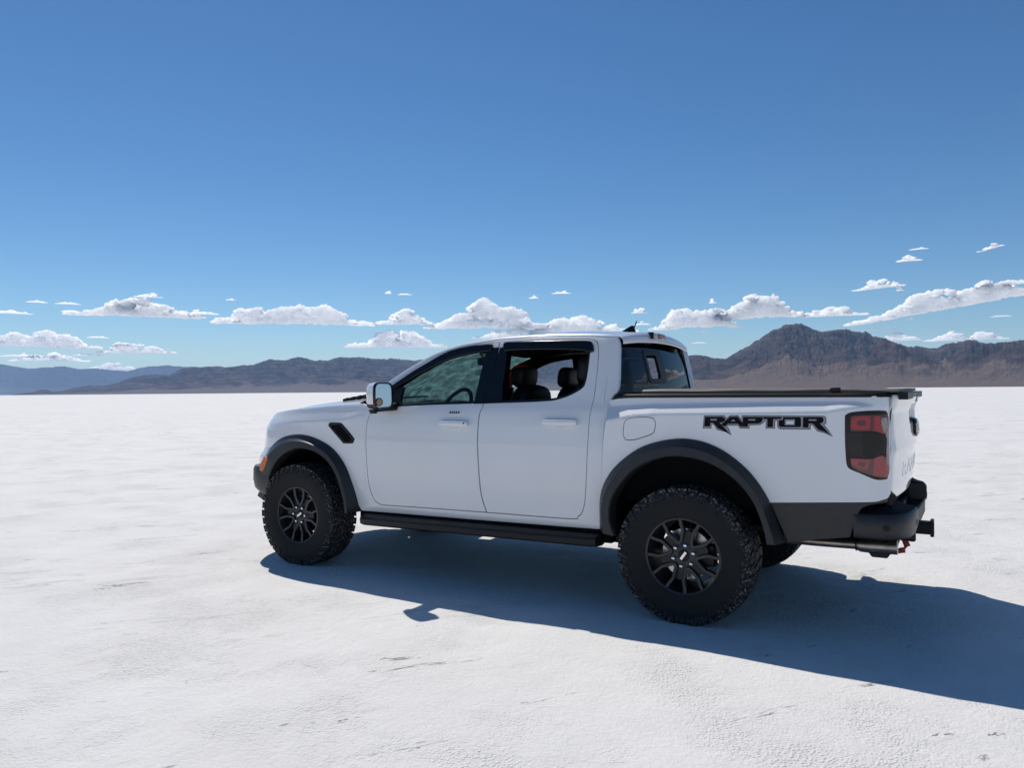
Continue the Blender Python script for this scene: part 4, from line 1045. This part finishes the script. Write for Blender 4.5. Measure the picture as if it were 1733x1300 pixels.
pos = [((0, -WY, .405), 0, 0), ((-3.27, -WY, .405), 0, R(21)), ((0, WY, .405), math.pi, R(10)), ((-3.27, WY, .405), math.pi, R(40))]
kids0 = list(w0.children_recursive)
ws_ = [w0]+[copy_tree(w0, root) for _ in range(3)]
for o, (l, rz, sp) in zip(ws_, pos):
    o.location = l; o.rotation_euler = (0, sp, rz)
#--SPLIT-- land
def hash2(ix, iy, seed):
    h = (ix.astype(np.int64)*374761393+iy.astype(np.int64)*668265263+seed*982451653) & 0x7fffffff
    h = ((h ^ (h >> 13))*1274126177) & 0x7fffffff
    return ((h ^ (h >> 16)) & 0xffff)/65535.
def vnoise(x, y, seed=0):
    ix, iy = np.floor(x), np.floor(y); fx, fy = x-ix, y-iy; fx = fx**3*(fx*(fx*6-15)+10); fy = fy**3*(fy*(fy*6-15)+10)
    a, b_, c, d_ = hash2(ix, iy, seed), hash2(ix+1, iy, seed), hash2(ix, iy+1, seed), hash2(ix+1, iy+1, seed)
    return (a*(1-fx)+b_*fx)*(1-fy)+(c*(1-fx)+d_*fx)*fy
def fbm(x, y, o=5, seed=0, ridged=False, gain=.5):
    s = 0; a = 1; tot = 0
    for k in range(o):
        n = vnoise(x*2**k+17.3*k, y*2**k-9.1*k, seed+k)*2-1
        if ridged: n = 1-2*abs(n)
        s = s+a*n; tot += a; a *= gain
    return s/tot
# ---- salt flat: one polar sheet out past the horizon
def salt_mat():
    m, t, p = nodes('salt_crust')
    tc = NN(t, 'ShaderNodeTexCoord'); geo = tc.outputs['Object']
    def noise(sc, det=6, rough=.55, vec=None, dist=0):
        n = NN(t, 'ShaderNodeTexNoise'); n.inputs['Scale'].default_value = sc; n.inputs['Detail'].default_value = det; n.inputs['Roughness'].default_value = rough; n.inputs['Distortion'].default_value = dist
        t.links.new(vec or geo, n.inputs['Vector']); return n.outputs[0]
    def mr(v, a, b_, c=0., d_=1., clamp=True):
        r_ = NN(t, 'ShaderNodeMapRange'); r_.inputs[1].default_value = a; r_.inputs[2].default_value = b_; r_.inputs[3].default_value = c; r_.inputs[4].default_value = d_; t.links.new(v, r_.inputs[0]); return r_.outputs[0]
    def ma(op, a, b_):
        n = NN(t, 'ShaderNodeMath', operation=op)
        for i, q in enumerate((a, b_)):
            if isinstance(q, (int, float)): n.inputs[i].default_value = q
            else: t.links.new(q, n.inputs[i])
        return n.outputs[0]
    big = noise(.35, 5); mid = noise(1.7, 6); grain = noise(95, 4, .7); grain2 = noise(34, 5, .65); far = noise(.045, 8, .7)
    mp = NN(t, 'ShaderNodeMapping'); mp.vector_type = 'TEXTURE'; mp.inputs['Rotation'].default_value = (0, 0, R(52)); mp.inputs['Scale'].default_value = (1.8, .40, 1); t.links.new(geo, mp.inputs[0])
    # broken pressure ridges: short, thin, scattered
    rn = noise(1.6, 8, .66, mp.outputs[0], .5)
    line = mr(ma('ABSOLUTE', ma('SUBTRACT', rn, .5), 0), 0., .007, 1, 0)
    rmask = mr(noise(1.9, 5, .62, mp.outputs[0]), .615, .66)
    ridge = ma('MULTIPLY', line, rmask)
    # the same farther out, at a larger scale, as grey flecks
    rn2 = noise(.22, 9, .72, mp.outputs[0], .3); line2 = ma('MULTIPLY', mr(ma('ABSOLUTE', ma('SUBTRACT', rn2, .5), 0), 0., .012, 1, 0), mr(noise(.5, 6, .7, mp.outputs[0]), .53, .62))
    # coarse pebbly patches
    patch = mr(noise(1.1, 6, .65), .47, .60)
    vo = NN(t, 'ShaderNodeTexVoronoi'); vo.inputs['Scale'].default_value = 62; vo.inputs['Randomness'].default_value = 1; t.links.new(geo, vo.inputs['Vector'])
    vo2 = NN(t, 'ShaderNodeTexVoronoi'); vo2.inputs['Scale'].default_value = 21; t.links.new(geo, vo2.inputs['Vector'])
    pebh = ma('MULTIPLY', mr(vo.outputs['Distance'], .05, .55), patch)
    # scattered dark grains and pits
    grit = ma('MULTIPLY', mr(vo2.outputs['Distance'], .10, .06), mr(noise(2.3, 4, .6), .50, .58))
    pits = ma('MULTIPLY', mr(noise(13, 4, .6), .70, .76), mr(noise(1.3, 3), .42, .6))
    col = NN(t, 'ShaderNodeValToRGB'); e = col.color_ramp.elements; e[0].position = .34; e[0].color = (.700, .692, .675, 1); e[1].position = .66; e[1].color = (.790, .785, .770, 1)
    t.links.new(ma('ADD', ma('MULTIPLY', big, .35), ma('ADD', ma('MULTIPLY', mid, .35), ma('MULTIPLY', far, .3))), col.inputs[0])
    dk = ma('ADD', ma('MULTIPLY', ridge, .75), ma('ADD', ma('MULTIPLY', pits, .30), ma('MULTIPLY', pebh, .06)))
    dk = ma('ADD', dk, ma('ADD', mr(grain, .60, .74, 0, .12), ma('MULTIPLY', grit, .45)))
    gl_ = NN(t, 'ShaderNodeVectorMath', operation='LENGTH'); t.links.new(geo, gl_.inputs[0])
    fk = ma('MULTIPLY', mr(noise(1.3, 7, .72), .585, .64), mr(gl_.outputs['Value'], 8, 26))
    fk2 = ma('MULTIPLY', mr(noise(.16, 8, .75), .57, .63), mr(gl_.outputs['Value'], 50, 150))
    dk = ma('ADD', dk, ma('ADD', ma('MULTIPLY', line2, .45), ma('ADD', ma('MULTIPLY', fk, .30), ma('MULTIPLY', fk2, .22))))
    mx = NN(t, 'ShaderNodeMixRGB'); mx.inputs[2].default_value = (.15, .14, .125, 1); t.links.new(dk, mx.inputs[0]); t.links.new(col.outputs[0], mx.inputs[1])
    t.links.new(mx.outputs[0], p.inputs['Base Color'])
    p.inputs['Roughness'].default_value = .8; p.inputs['Specular IOR Level'].default_value = .25
    h = ma('ADD', ma('MULTIPLY', mid, .035), ma('ADD', ma('MULTIPLY', grain2, .008), ma('MULTIPLY', grain, .0055)))
    h = ma('ADD', h, ma('MULTIPLY', pebh, -.0065)); h = ma('ADD', h, ma('MULTIPLY', ridge, -.03)); h = ma('ADD', h, ma('MULTIPLY', pits, -.008))
    b_ = NN(t, 'ShaderNodeBump'); b_.inputs['Strength'].default_value = .9; b_.inputs['Distance'].default_value = 1.0
    t.links.new(h, b_.inputs['Height']); t.links.new(b_.outputs[0], p.inputs['Normal'])
    return m
SALT = salt_mat()
rad = np.r_[0.002, np.geomspace(.05, 120000, 420)]
nA = 720; C0 = np.array([-1.6, 0.0])
TH = np.linspace(0, 2*math.pi, nA+1)[:-1]
RR, AA = np.meshgrid(rad, TH, indexing='ij'); GX, GY = C0[0]+RR*np.cos(AA), C0[1]+RR*np.sin(AA)
fall = np.clip(1-RR/40, 0, 1)
GZ = (.014*fbm(GX*.8, GY*.8, 3, 5)+.006*fbm(GX*3, GY*3, 4, 9))*fall
cr = np.abs(fbm(GX*.9, GY*1.4, 5, 21)); GZ += .012*np.clip(1-cr/.03, 0, 1)*np.clip(fbm(GX*.35, GY*.35, 3, 31)*2.5, 0, 1)*fall
# level where the tyres stand
for wx in (0, -3.27):
    for wy in (-.85, .85):
        d2 = (GX-wx)**2+(GY-wy)**2; GZ *= 1-np.exp(-d2/.16)
        GZ += -.006*np.exp(-d2/.08)
me = bpy.data.meshes.new('salt_flat'); nR = len(rad)
V = np.stack([GX, GY, GZ], -1).reshape(-1, 3)
i, j = np.meshgrid(np.arange(nR-1), np.arange(nA), indexing='ij'); j2 = (j+1) % nA
F = np.stack([i*nA+j, (i+1)*nA+j, (i+1)*nA+j2, i*nA+j2], -1).reshape(-1, 4)
me.from_pydata(V.tolist(), [], F.tolist()); me.update(); me.polygons.foreach_set('use_smooth', [True]*len(me.polygons)); me.materials.append(SALT)
gr = bpy.data.objects.new('salt_flat', me); COL.objects.link(gr); tag(gr, kind='structure', label='flat white salt crust reaching to the foot of the mountains')

# ---- mountains: terrain strips in polar coordinates about the camera's ground point
def rock_mat(name, rock, rock2, sand, fz, strat=.012):
    m, t, p = nodes(name); tc = NN(t, 'ShaderNodeTexCoord'); g = NN(t, 'ShaderNodeNewGeometry'); at = NN(t, 'ShaderNodeAttribute'); at.attribute_name = 'rel'
    def noise(sc, det=8, rough=.6):
        n = NN(t, 'ShaderNodeTexNoise'); n.inputs['Scale'].default_value = sc; n.inputs['Detail'].default_value = det; n.inputs['Roughness'].default_value = rough; t.links.new(tc.outputs['Object'], n.inputs['Vector']); return n.outputs[0]
    n1 = noise(.0035); r1 = NN(t, 'ShaderNodeValToRGB'); r1.color_ramp.elements[0].position = .40; r1.color_ramp.elements[1].position = .62
    r1.color_ramp.elements[0].color = (*rock, 1); r1.color_ramp.elements[1].color = (*rock2, 1); t.links.new(n1, r1.inputs[0])
    # strata
    sx = NN(t, 'ShaderNodeSeparateXYZ'); t.links.new(tc.outputs['Object'], sx.inputs[0])
    wv = NN(t, 'ShaderNodeMath', operation='MULTIPLY_ADD'); t.links.new(n1, wv.inputs[0]); wv.inputs[1].default_value = 2.2; 
    zz = NN(t, 'ShaderNodeMath', operation='MULTIPLY'); t.links.new(sx.outputs[2], zz.inputs[0]); zz.inputs[1].default_value = strat; t.links.new(zz.outputs[0], wv.inputs[2])
    si = NN(t, 'ShaderNodeMath', operation='SINE'); s2 = NN(t, 'ShaderNodeMath', operation='MULTIPLY'); t.links.new(wv.outputs[0], s2.inputs[0]); s2.inputs[1].default_value = 9; t.links.new(s2.outputs[0], si.inputs[0])
    mr = NN(t, 'ShaderNodeMapRange'); mr.inputs[1].default_value = -1; mr.inputs[2].default_value = 1; mr.inputs[3].default_value = .75; mr.inputs[4].default_value = 1.2; t.links.new(si.outputs[0], mr.inputs[0])
    hs = NN(t, 'ShaderNodeMixRGB', blend_type='MULTIPLY'); hs.inputs[0].default_value = 1; t.links.new(r1.outputs[0], hs.inputs[1]); t.links.new(mr.outputs[0], hs.inputs[2])
    # sand on fans (by mesh attribute = relative rockiness) broken by noise
    n2 = noise(.012, 8, .65); ad = NN(t, 'ShaderNodeMath', operation='ADD'); sb = NN(t, 'ShaderNodeMath', operation='MULTIPLY_ADD'); t.links.new(n2, sb.inputs[0]); sb.inputs[1].default_value = .7; sb.inputs[2].default_value = -.35
    t.links.new(at.outputs['Fac'], ad.inputs[0]); t.links.new(sb.outputs[0], ad.inputs[1])
    m2 = NN(t, 'ShaderNodeMapRange'); m2.inputs[1].default_value = .35; m2.inputs[2].default_value = .6; t.links.new(ad.outputs[0], m2.inputs[0])
    mx = NN(t, 'ShaderNodeMixRGB'); mx.inputs[1].default_value = (*sand, 1); t.links.new(m2.outputs[0], mx.inputs[0]); t.links.new(hs.outputs[0], mx.inputs[2]); t.links.new(mx.outputs[0], p.inputs['Base Color'])
    p.inputs['Roughness'].default_value = .95; p.inputs['Specular IOR Level'].default_value = .1
    b_ = NN(t, 'ShaderNodeBump'); b_.inputs['Strength'].default_value = .9; b_.inputs['Distance'].default_value = 80
    t.links.new(noise(.006, 10, .7), b_.inputs['Height']); t.links.new(b_.outputs[0], p.inputs['Normal'])
    return m
def azel(X, Y): d_ = ray(X, Y); return math.atan2(d_[0], d_[1]), d_[2]/math.hypot(d_[0], d_[1])
def mountains(name, prof, D, base, mt, amp, seed, label, extra=None, fan=.16, nr=150, sea=0.0, res=.00045, cells=9.):
    """prof: [(azimuth, tan elevation)] of the skyline, at distance D; rises from distance base"""
    A = np.array(sorted(prof)); a = np.arange(A[0, 0], A[-1, 0], res)
    e = np.interp(a, A[:, 0], A[:, 1])
    e = e*(1+.022*fbm(a*260, a*0+seed, 5, seed+3, True, .6))
    r_ = np.concatenate([np.linspace(base, D, nr), D*np.linspace(1.006, 1.30, 22)])
    Rr, Aa = np.meshgrid(r_, a, indexing='ij'); x = CAM[0]+Rr*np.sin(Aa); y = CAM[1]+Rr*np.cos(Aa)
    H = e[None, :]*D+CAM[2]
    t_ = (Rr-base)/(D-base)
    sc = cells/D
    warp = fbm(x*sc*.7, y*sc*.7, 4, seed+50)
    tt = np.clip(t_+.22*warp*(t_ > 0)*(1-np.clip(t_, 0, 1))*4*np.clip(t_, 0, 1)*1.1, 0, 2)
    shp = np.where(tt < .45, fan*(tt/.45)**1.6, fan+(1-fan)*((np.clip(tt, .45, 1)-.45)/.55)**1.25)
    back = np.clip(1-(t_-1)*(D-base)/(.30*D), 0, 1); shp = np.where(t_ > 1, back, shp)
    rg = fbm(x*sc, y*sc, 7, seed, True, .55); rg2 = fbm(x*sc*3.1+3, y*sc*3.1, 5, seed+9, True, .55)
    env = np.clip(shp-fan*.6, 0, 1)*np.clip((1.0-np.abs(t_))*4, 0.06, 1)
    k1 = D/cells; sp = fbm(Aa*D/k1*2.1+warp*1.6, Rr/k1*.8+warp+7, 6, seed+70, True, .55); sp2 = fbm(Aa*D/k1*9+rg, Rr/k1*3.2, 5, seed+80, True, .6)
    env2 = np.clip(shp*2.2-.12, 0, 1)*np.clip((1.02-t_)*7, 0, 1)
    Z = H*shp+H*env2*amp*(.50*(sp-.25)+.75*(rg-.1)+.35*rg2+.28*sp2)
    rel = np.clip((shp-fan*.75)/.16, 0, 1)
    if extra:
        for (az0, el, rr_, wa, wr) in extra:
            bump_ = np.exp(-((Aa-az0)/wa)**2-((Rr-rr_)/wr)**2); k = el*rr_*bump_*(1+.7*rg2+.4*rg)
            Z = np.maximum(Z, 0)+k; rel = np.clip(rel+np.clip(bump_*2.2-.5, 0, 1), 0, 1)
    # clip the skyline: nothing in front may stand above it from eye level
    lim = CAM[2]+(e[None, :])*Rr*np.where(t_ < 1, .995, 1.0); Z = np.where(t_ < 1, np.minimum(Z, lim-.0*H), Z)
    Z = np.where(t_ <= 0, -3, Z)-2.0+np.clip(t_*6, 0, 1)*2
    n1, n2 = Z.shape; V = np.stack([x, y, Z], -1).reshape(-1, 3)
    i, j = np.meshgrid(np.arange(n1-1), np.arange(n2-1), indexing='ij'); F = np.stack([i*n2+j, i*n2+j+1, (i+1)*n2+j+1, (i+1)*n2+j], -1).reshape(-1, 4)
    me = bpy.data.meshes.new(name); me.vertices.add(len(V)); me.vertices.foreach_set('co', V.astype(np.float32).ravel())
    me.loops.add(len(F)*4); me.loops.foreach_set('vertex_index', F.astype(np.int32).ravel()); me.polygons.add(len(F)); me.polygons.foreach_set('loop_start', np.arange(0, len(F)*4, 4, dtype=np.int32)); me.polygons.foreach_set('loop_total', np.full(len(F), 4, np.int32))
    me.update(calc_edges=True); me.validate()
    at = me.attributes.new('rel', 'FLOAT', 'POINT'); at.data.foreach_set('value', rel.astype(np.float32).ravel())
    me.polygons.foreach_set('use_smooth', [True]*len(me.polygons)); me.materials.append(mt)
    o = bpy.data.objects.new(name, me); COL.objects.link(o); tag(o, label, kind='structure'); return o
def skyl(L): return [azel(*p) for p in L]
right = skyl([(980,668),(1020,640),(1060,620),(1110,606),(1158,604.5),(1186,602),(1210,607.4),(1228,607.4),(1246,597),(1264,588),(1283,576.4),(1301,566.2),(1310,560),(1319,557.8),(1327,552),(1334,550.8),(1345,549.5),(1356,549.7),(1364,552),(1370,555.2),(1381,560),(1392,563.6),(1404,562),(1417,561),(1429,560.7),(1447,563),(1465,562.5),(1476,568),(1487,571.7),(1500,574),(1513,580),(1527,583),(1538,588),(1551,587),(1564,589.2),(1577,591),(1589,590),(1600,584),(1611,581.5),(1626,579.5),(1640,575.3),(1652,578),(1662,581.5),(1680,583),(1699,580.8),(1716,577),(1733,575.3),(1790,570),(1850,578)])
mid = skyl([(12,670.5),(30,667),(56,663.8),(68.6,659.7),(80,660),(89,663.8),(105,661.7),(125,657),(149.5,652.9),(173.7,653.7),(202,647.6),(215,642),(226,638.7),(245,636),(266.6,634.5),(287,635.5),(300,628),(307,624.6),(325,622),(343,621.4),(365,621),(384,622),(405,620),(428,618.5),(445,612),(460,608.4),(472,610),(485,610),(497,606),(509,605),(520,607),(533,611.3),(545,610),(557,610),(567,606),(577.5,604.4),(592,606),(606,605.2),(625,608),(646,610),(662,608),(678.5,610),(700,611),(730,608),(770,604),(810,607),(850,603),(900,606),(950,608),(1000,604),(1050,607),(1100,604),(1150,606),(1200,612),(1260,620)])
far = skyl([(-120,612),(-60,618),(0,616.5),(24,620),(48,624.6),(78,622),(107,620),(120,623),(133,624.6),(161.5,624),(190,627),(218,628.6),(234,624),(250,621),(268,620),(283,619),(307,621),(340,623),(400,626),(480,630)])
ROCKR = rock_mat('dark_rock', (.038,.029,.031), (.120,.080,.068), (.185,.135,.105), 0)
ROCKM = rock_mat('mid_rock', (.034,.030,.044), (.125,.095,.100), (.18,.145,.135), 0)
ROCKF = rock_mat('far_rock', (.05,.05,.065), (.08,.075,.085), (.10,.095,.09), 0)
ex_r = []
for X, Y, w_, k in ((1310,632,.022,1),(1265,640,.012,.9),(1332,636,.008,1.),(1515,612,.013,1.),(1490,626,.016,.9),(1560,606,.02,.8),(1650,604,.03,.9),(1720,612,.02,.9),(1430,640,.01,.5)):
    a_, e_ = azel(X, Y); ex_r.append((a_, (e_)*1.0*k*.8, 6200., w_, 420.))
mountains('mountain_range', right, 9000, 4200, ROCKR, .30, 11, 'dark brown rocky mountain with a broad peak, right of the truck', ex_r, fan=.20, nr=230, cells=12)
ex_m = []
for X, Y, w_, k in ((560,646,.03,1.),(470,650,.03,.8),(640,640,.03,.9),(300,652,.03,.8),(380,648,.02,.7)):
    a_, e_ = azel(X, Y); ex_m.append((a_, e_*.7*k, 9500., w_, 700.))
mountains('mountain_range', mid, 13000, 7000, ROCKM, .30, 23, 'low blue-grey mountain range left of and behind the truck', ex_m, fan=.12, nr=200, cells=14)
mountains('mountain_range', far, 31000, 24000, ROCKF, .18, 37, 'faint blue mountains farthest away at the left edge', None, fan=.2, nr=60, res=.0009)
# ranges round the rest of the horizon (seen in the paint, the glass and the mirrors)
A0 = skyl([(1800,570)])[0][0]; A1 = A0+2*math.pi-(A0-skyl([(-60,618)])[0][0])
rng = np.random.RandomState(3); aa = np.linspace(A0+.02, A1-.02, 150)
el = .035+.022*np.sin(aa*3.1+1)+.016*fbm(aa*9, aa*0, 5, 77)
el = np.clip(el, .006, .068); mountains('mountain_range', list(zip(aa, el)), 12000, 6000, ROCKR, .25, 61, 'brown mountains round the rest of the plain', None, fan=.15, nr=90, res=.0016)

# ---- clouds
CL = bpy.data.materials.new('cloud_white'); CL.use_nodes = True; t = CL.node_tree; t.nodes.clear()
o_ = NN(t, 'ShaderNodeOutputMaterial'); pb = NN(t, 'ShaderNodeBsdfPrincipled'); pb.inputs['Base Color'].default_value = (.99, .99, .99, 1); pb.inputs['Roughness'].default_value = 1; pb.inputs['Specular IOR Level'].default_value = 0
pb.inputs['Subsurface Weight'].default_value = 1; pb.inputs['Subsurface Radius'].default_value = (1, 1, 1); pb.inputs['Subsurface Scale'].default_value = 4000; pb.inputs['Subsurface Anisotropy'].default_value = .8
t.links.new(pb.outputs[0], o_.inputs[0])
DC = 45000.
def icos(sub=2):
    bm = bmesh.new(); bmesh.ops.create_icosphere(bm, subdivisions=sub, radius=1); V = np.array([v.co[:] for v in bm.verts]); F = [tuple(v.index for v in f.verts) for f in bm.faces]; bm.free(); return V, F
ICO = icos(3)
def cloud(cx, yb_, wd, ht, label, seed, group=None, slope=0., wisp=False, D=DC, ae=None):
    """a cumulus whose centre bearing, base and size come from the photo; flat base, heaped top"""
    rs = np.random.RandomState(seed); a, e = ae or azel(cx, yb_)
    s = D/FPX*1.0   # metres per photo pixel
    fw_ = np.array([math.sin(a), math.cos(a), 0]); rt = np.array([math.cos(a), -math.sin(a), 0]); up_ = np.array([0, 0, 1.])
    base = np.array([CAM[0], CAM[1], 0])+fw_*D+up_*(e*D); W, Hh = wd*s/2, ht*s
    V = []; F = []; n = 0
    cnt = int(max(5, (44 if not wisp else 9)*(wd/90)**.8)) if ht > 9 else int(max(4, wd/6))
    lobes = [(rs.uniform(-.75, .75), rs.uniform(.6, 1.)) for _ in range(6)]
    for k in range(cnt):
        u = rs.uniform(-1, 1); u = np.sign(u)*abs(u)**.9
        env = max(.16, (1-abs(u)**2.2)*max([h_*math.exp(-((u-c0)/.38)**2) for c0, h_ in lobes]+[.30]))
        rr_ = min(Hh*rs.uniform(.15, .36)*max(.35, env)**.5, W*.45)
        top_ = Hh*env; z = rs.uniform(.12, 1)*max(0, top_-rr_*.9)+rr_*.25
        if k % 3 == 0: z = max(0, top_-rr_*.85)
        c = base+rt*(u*(W-rr_*.9))+up_*(z+slope*u*W)+fw_*rs.uniform(-1, 1)*Hh*.22
        sc3 = np.array([rs.uniform(1.15, 1.8), .6, rs.uniform(.55, .8)])
        L = ICO[0]*rr_*sc3
        P = c+L[:, :1]*rt+L[:, 1:2]*fw_+L[:, 2:3]*up_
        V.append(P); F += [tuple(q+n for q in f) for f in ICO[1]]; n += len(P)
    nb_ = max(3, int(W/(Hh*.5)))+1
    for k in range(nb_):
        u = -.93+1.86*k/(nb_-1); env = max(.22, 1-abs(u)**2.6); L = ICO[0]*np.array([W/nb_*1.7, min(W*.4, Hh*.25), Hh*.16*env+20])
        P = base+rt*(u*(W-W/nb_))+up_*(Hh*.16*env+slope*u*W)+L[:, :1]*rt+L[:, 1:2]*fw_+L[:, 2:3]*up_
        V.append(P); F += [tuple(q+n for q in f) for f in ICO[1]]; n += len(P)
    V = np.concatenate(V)
    me = bpy.data.meshes.new('cloud'); me.from_pydata(V.tolist(), [], F); me.update()
    o = bpy.data.objects.new('cloud', me); COL.objects.link(o)
    md = o.modifiers.new('r', 'REMESH'); md.mode = 'VOXEL'; md.voxel_size = max(22., min(48, Hh/32)) ; dg = bpy.context.evaluated_depsgraph_get(); m2 = bpy.data.meshes.new_from_object(o.evaluated_get(dg))
    o.modifiers.clear(); o.data = m2; bpy.data.meshes.remove(me)
    bm = bmesh.new(); bm.from_mesh(m2); bm.verts.ensure_lookup_table(); seen = set(); best = []
    for v0 in bm.verts:
        if v0.index in seen: continue
        st = [v0]; seen.add(v0.index); comp = []
        while st:
            v_ = st.pop(); comp.append(v_)
            for e_ in v_.link_edges:
                u_ = e_.other_vert(v_)
                if u_.index not in seen: seen.add(u_.index); st.append(u_)
        if len(comp) > len(best): best = comp
    keep = set(v_.index for v_ in best); bmesh.ops.delete(bm, geom=[v_ for v_ in bm.verts if v_.index not in keep], context='VERTS'); bm.to_mesh(m2); bm.free()
    nv = len(m2.vertices); P = np.empty(nv*3, np.float32); m2.vertices.foreach_get('co', P); P = P.reshape(-1, 3).astype(float)
    N_ = np.empty(nv*3, np.float32); m2.vertices.foreach_get('normal', N_); N_ = N_.reshape(-1, 3)
    q = (P-base); X_, Z_ = q@rt, q@up_; Y_ = q@fw_
    f1 = 1/(Hh*.24); nz = -.45*fbm(X_*f1+Y_*f1*.7+seed, Z_*f1*1.2+Y_*f1*.5, 5, seed, True, .6)+.6*fbm(X_*f1*1.7, Z_*f1*2+Y_*f1, 5, seed+2, False, .62)
    P = P+N_*(nz*Hh*.15)[:, None]
    f2 = 1/(Hh*.9); P = P+rt*(fbm(X_*f2, Z_*f2*2+Y_*f2, 3, seed+5)*Hh*.18)[:, None]
    # flatten the base
    q = (P-base); zz = q@up_-slope*(q@rt); low = zz < 0; P[low] -= (up_[None, :]*(zz[low]*.75)[:, None])
    m2.vertices.foreach_set('co', P.astype(np.float32).ravel()); m2.update(); m2.polygons.foreach_set('use_smooth', [True]*len(m2.polygons)); m2.materials.clear(); m2.materials.append(CL); m2.name = 'cloud'
    tag(o, label, 'cloud', group); return o
BIG = [
 (232,536,185,34,'long ragged white cloud upper left, above the low blue mountains',0,3),
 (500,549,245,42,'widest flat-bottomed white cloud left of the cab, above the bonnet',0,4),
 (683,549,90,30,'rounded white cloud between the widest one and the tall heap over the cab',0,5),
 (672,588,160,34,'long layered white cloud just above the windshield pillar',0,6),
 (830,556,190,52,'tallest heaped white cloud right above the cab roof',0,8),
 (880,572,160,22,'low cloud bank touching the cab roofline',0,9),
 (985,564,180,34,'bumpy white cloud reaching the roof antenna from the left',0,10),
 (1175,555,135,46,'pointed triangular white cloud right of the roof antenna',.04,12),
 (1285,538,140,44,'heaped two-tier white cloud left of the dark peak',.02,13),
 (1410,535,95,18,'small flat-bottomed cloud directly above the dark peak',.0,14),
 (1595,524,255,34,'longest slanting white cloud above the right-hand ridge',.14,15),
 (1690,486,90,17,'white cloud at the right frame edge above the long slanting one',.10,16),
 (1487,488,68,16,'small bright cloud alone above the dark mountain saddle',.06,17),
 (1537,442,32,12,'tiny puffy cloud high at the right',.0,18),
 (1677,421,32,9,'highest tiny cloud near the right frame edge',.2,19),
 (75,588,150,30,'broad pale cloud bank at the left frame edge',-.02,20),
 (232,598,100,18,'pale flat cloud low over the far blue mountains',0,21),
 (85,612,100,15,'lower pale cloud strip resting over the far blue ridge',0,22),
 (190,626,80,12,'cloud sliver sitting right on the far blue ridge',0,23),
 (1520,577,62,14,'small cloud resting behind the dark mountain shoulder',0,24),
 (1605,577,58,17,'low cloud left of the small right-hand peak',0,25),
 (1668,575,50,15,'low cloud right above the small right-hand peak',0,26),
 (20,531,52,9,'flat little cloud at the upper left frame edge',0,27),
]
for cx, y0, wd, ht, lb, sp, sd_ in BIG: cloud(cx, y0, wd*1.02, ht*1.0, lb, sd_*13+5, slope=-sp if False else sp)
SM = [(62,512,26,6,'small flat scrap above the left frame-edge clouds'),(115,515,30,8,'small scrap touching the upper left end of the ragged cloud'),(120,528,26,6,'scrap under the left tip of the ragged cloud'),
 (345,532,46,11,'scrap bridging the ragged cloud and the widest cloud'),(207,584,26,10,'round scrap on top of the pale flat cloud'),(165,572,30,5,'thin dash right of the pale cloud bank'),(390,508,14,4,'speck above the left end of the widest cloud'),
 (657,497,10,9,'tiny torn speck high left of the cab'),(685,499,22,6,'torn speck right of another, high left of the cab'),(903,505,16,7,'thin speck high over the cab roof'),(950,497,30,8,'wispy scrap high over the rear door'),
 (1081,530,24,15,'small ragged puff straight above the roof antenna'),(1087,550,28,7,'low flat scrap right beside the roof antenna'),(1247,554,28,5,'thin scrap under the two-tier cloud'),(1190,562,18,5,'scrap just under the triangular cloud'),
 (1183,581,24,3.5,'thin dash low over the mountain foot beside the cab'),(1475,559,26,4,'thin dash above the dark mountain shoulder'),(1507,559,24,4,'second thin dash above the dark mountain shoulder, farther right'),
 (1543,541,14,6,'scrap hanging below the long slanting cloud'),(1694,536,26,4,'thin dash below the right end of the long slanting cloud'),(1555,422,26,5,'slanting wisp just above the tiny high puff'),
 (1205,513,12,9,'speck above the triangular cloud'),(1523,492,12,12,'upright torn scrap right of the small bright cloud'),(250,503,40,10,'puff heaped above the ragged cloud'),
 (40,604,60,8,'flat strip under the pale cloud bank'),(150,602,40,7,'small strip below the pale bank, toward the truck'),(290,597,16,4,'speck right of the pale flat cloud')]
for k, (cx, y0, wd, ht, lb) in enumerate(SM): cloud(cx, y0, wd, ht, lb, 400+k*7, wisp=True)
# clouds just beyond the right frame edge, mirrored in the cab's rear window
for k, (a_, e_, wd, ht, lb) in enumerate(((14., 6.2, 330, 60, 'cloud beyond the right frame edge, nearest of three'), (21., 7.6, 380, 66, 'middle cloud of three beyond the right frame edge'), (29., 5.5, 330, 50, 'last cloud of three beyond the right frame edge'))):
    cloud(0, 0, wd, ht, lb, 900+k, ae=(R(a_), math.tan(R(e_))))
# ---- haze: the air of the plain
hz = bpy.data.materials.new('haze_air'); hz.use_nodes = True; t = hz.node_tree; t.nodes.clear()
o_ = NN(t, 'ShaderNodeOutputMaterial'); pv = NN(t, 'ShaderNodeVolumePrincipled'); pv.inputs['Color'].default_value = (.40, .64, 1, 1); pv.inputs['Density'].default_value = 2.5e-5; pv.inputs['Anisotropy'].default_value = .0
t.links.new(pv.outputs[0], o_.inputs[1])
hb = MB().box((-40000, -40000, -6), (40000, 40000, 900)).build('haze', hz, None, smooth=False); tag(hb, kind='stuff', label='thin blue haze of the far air')
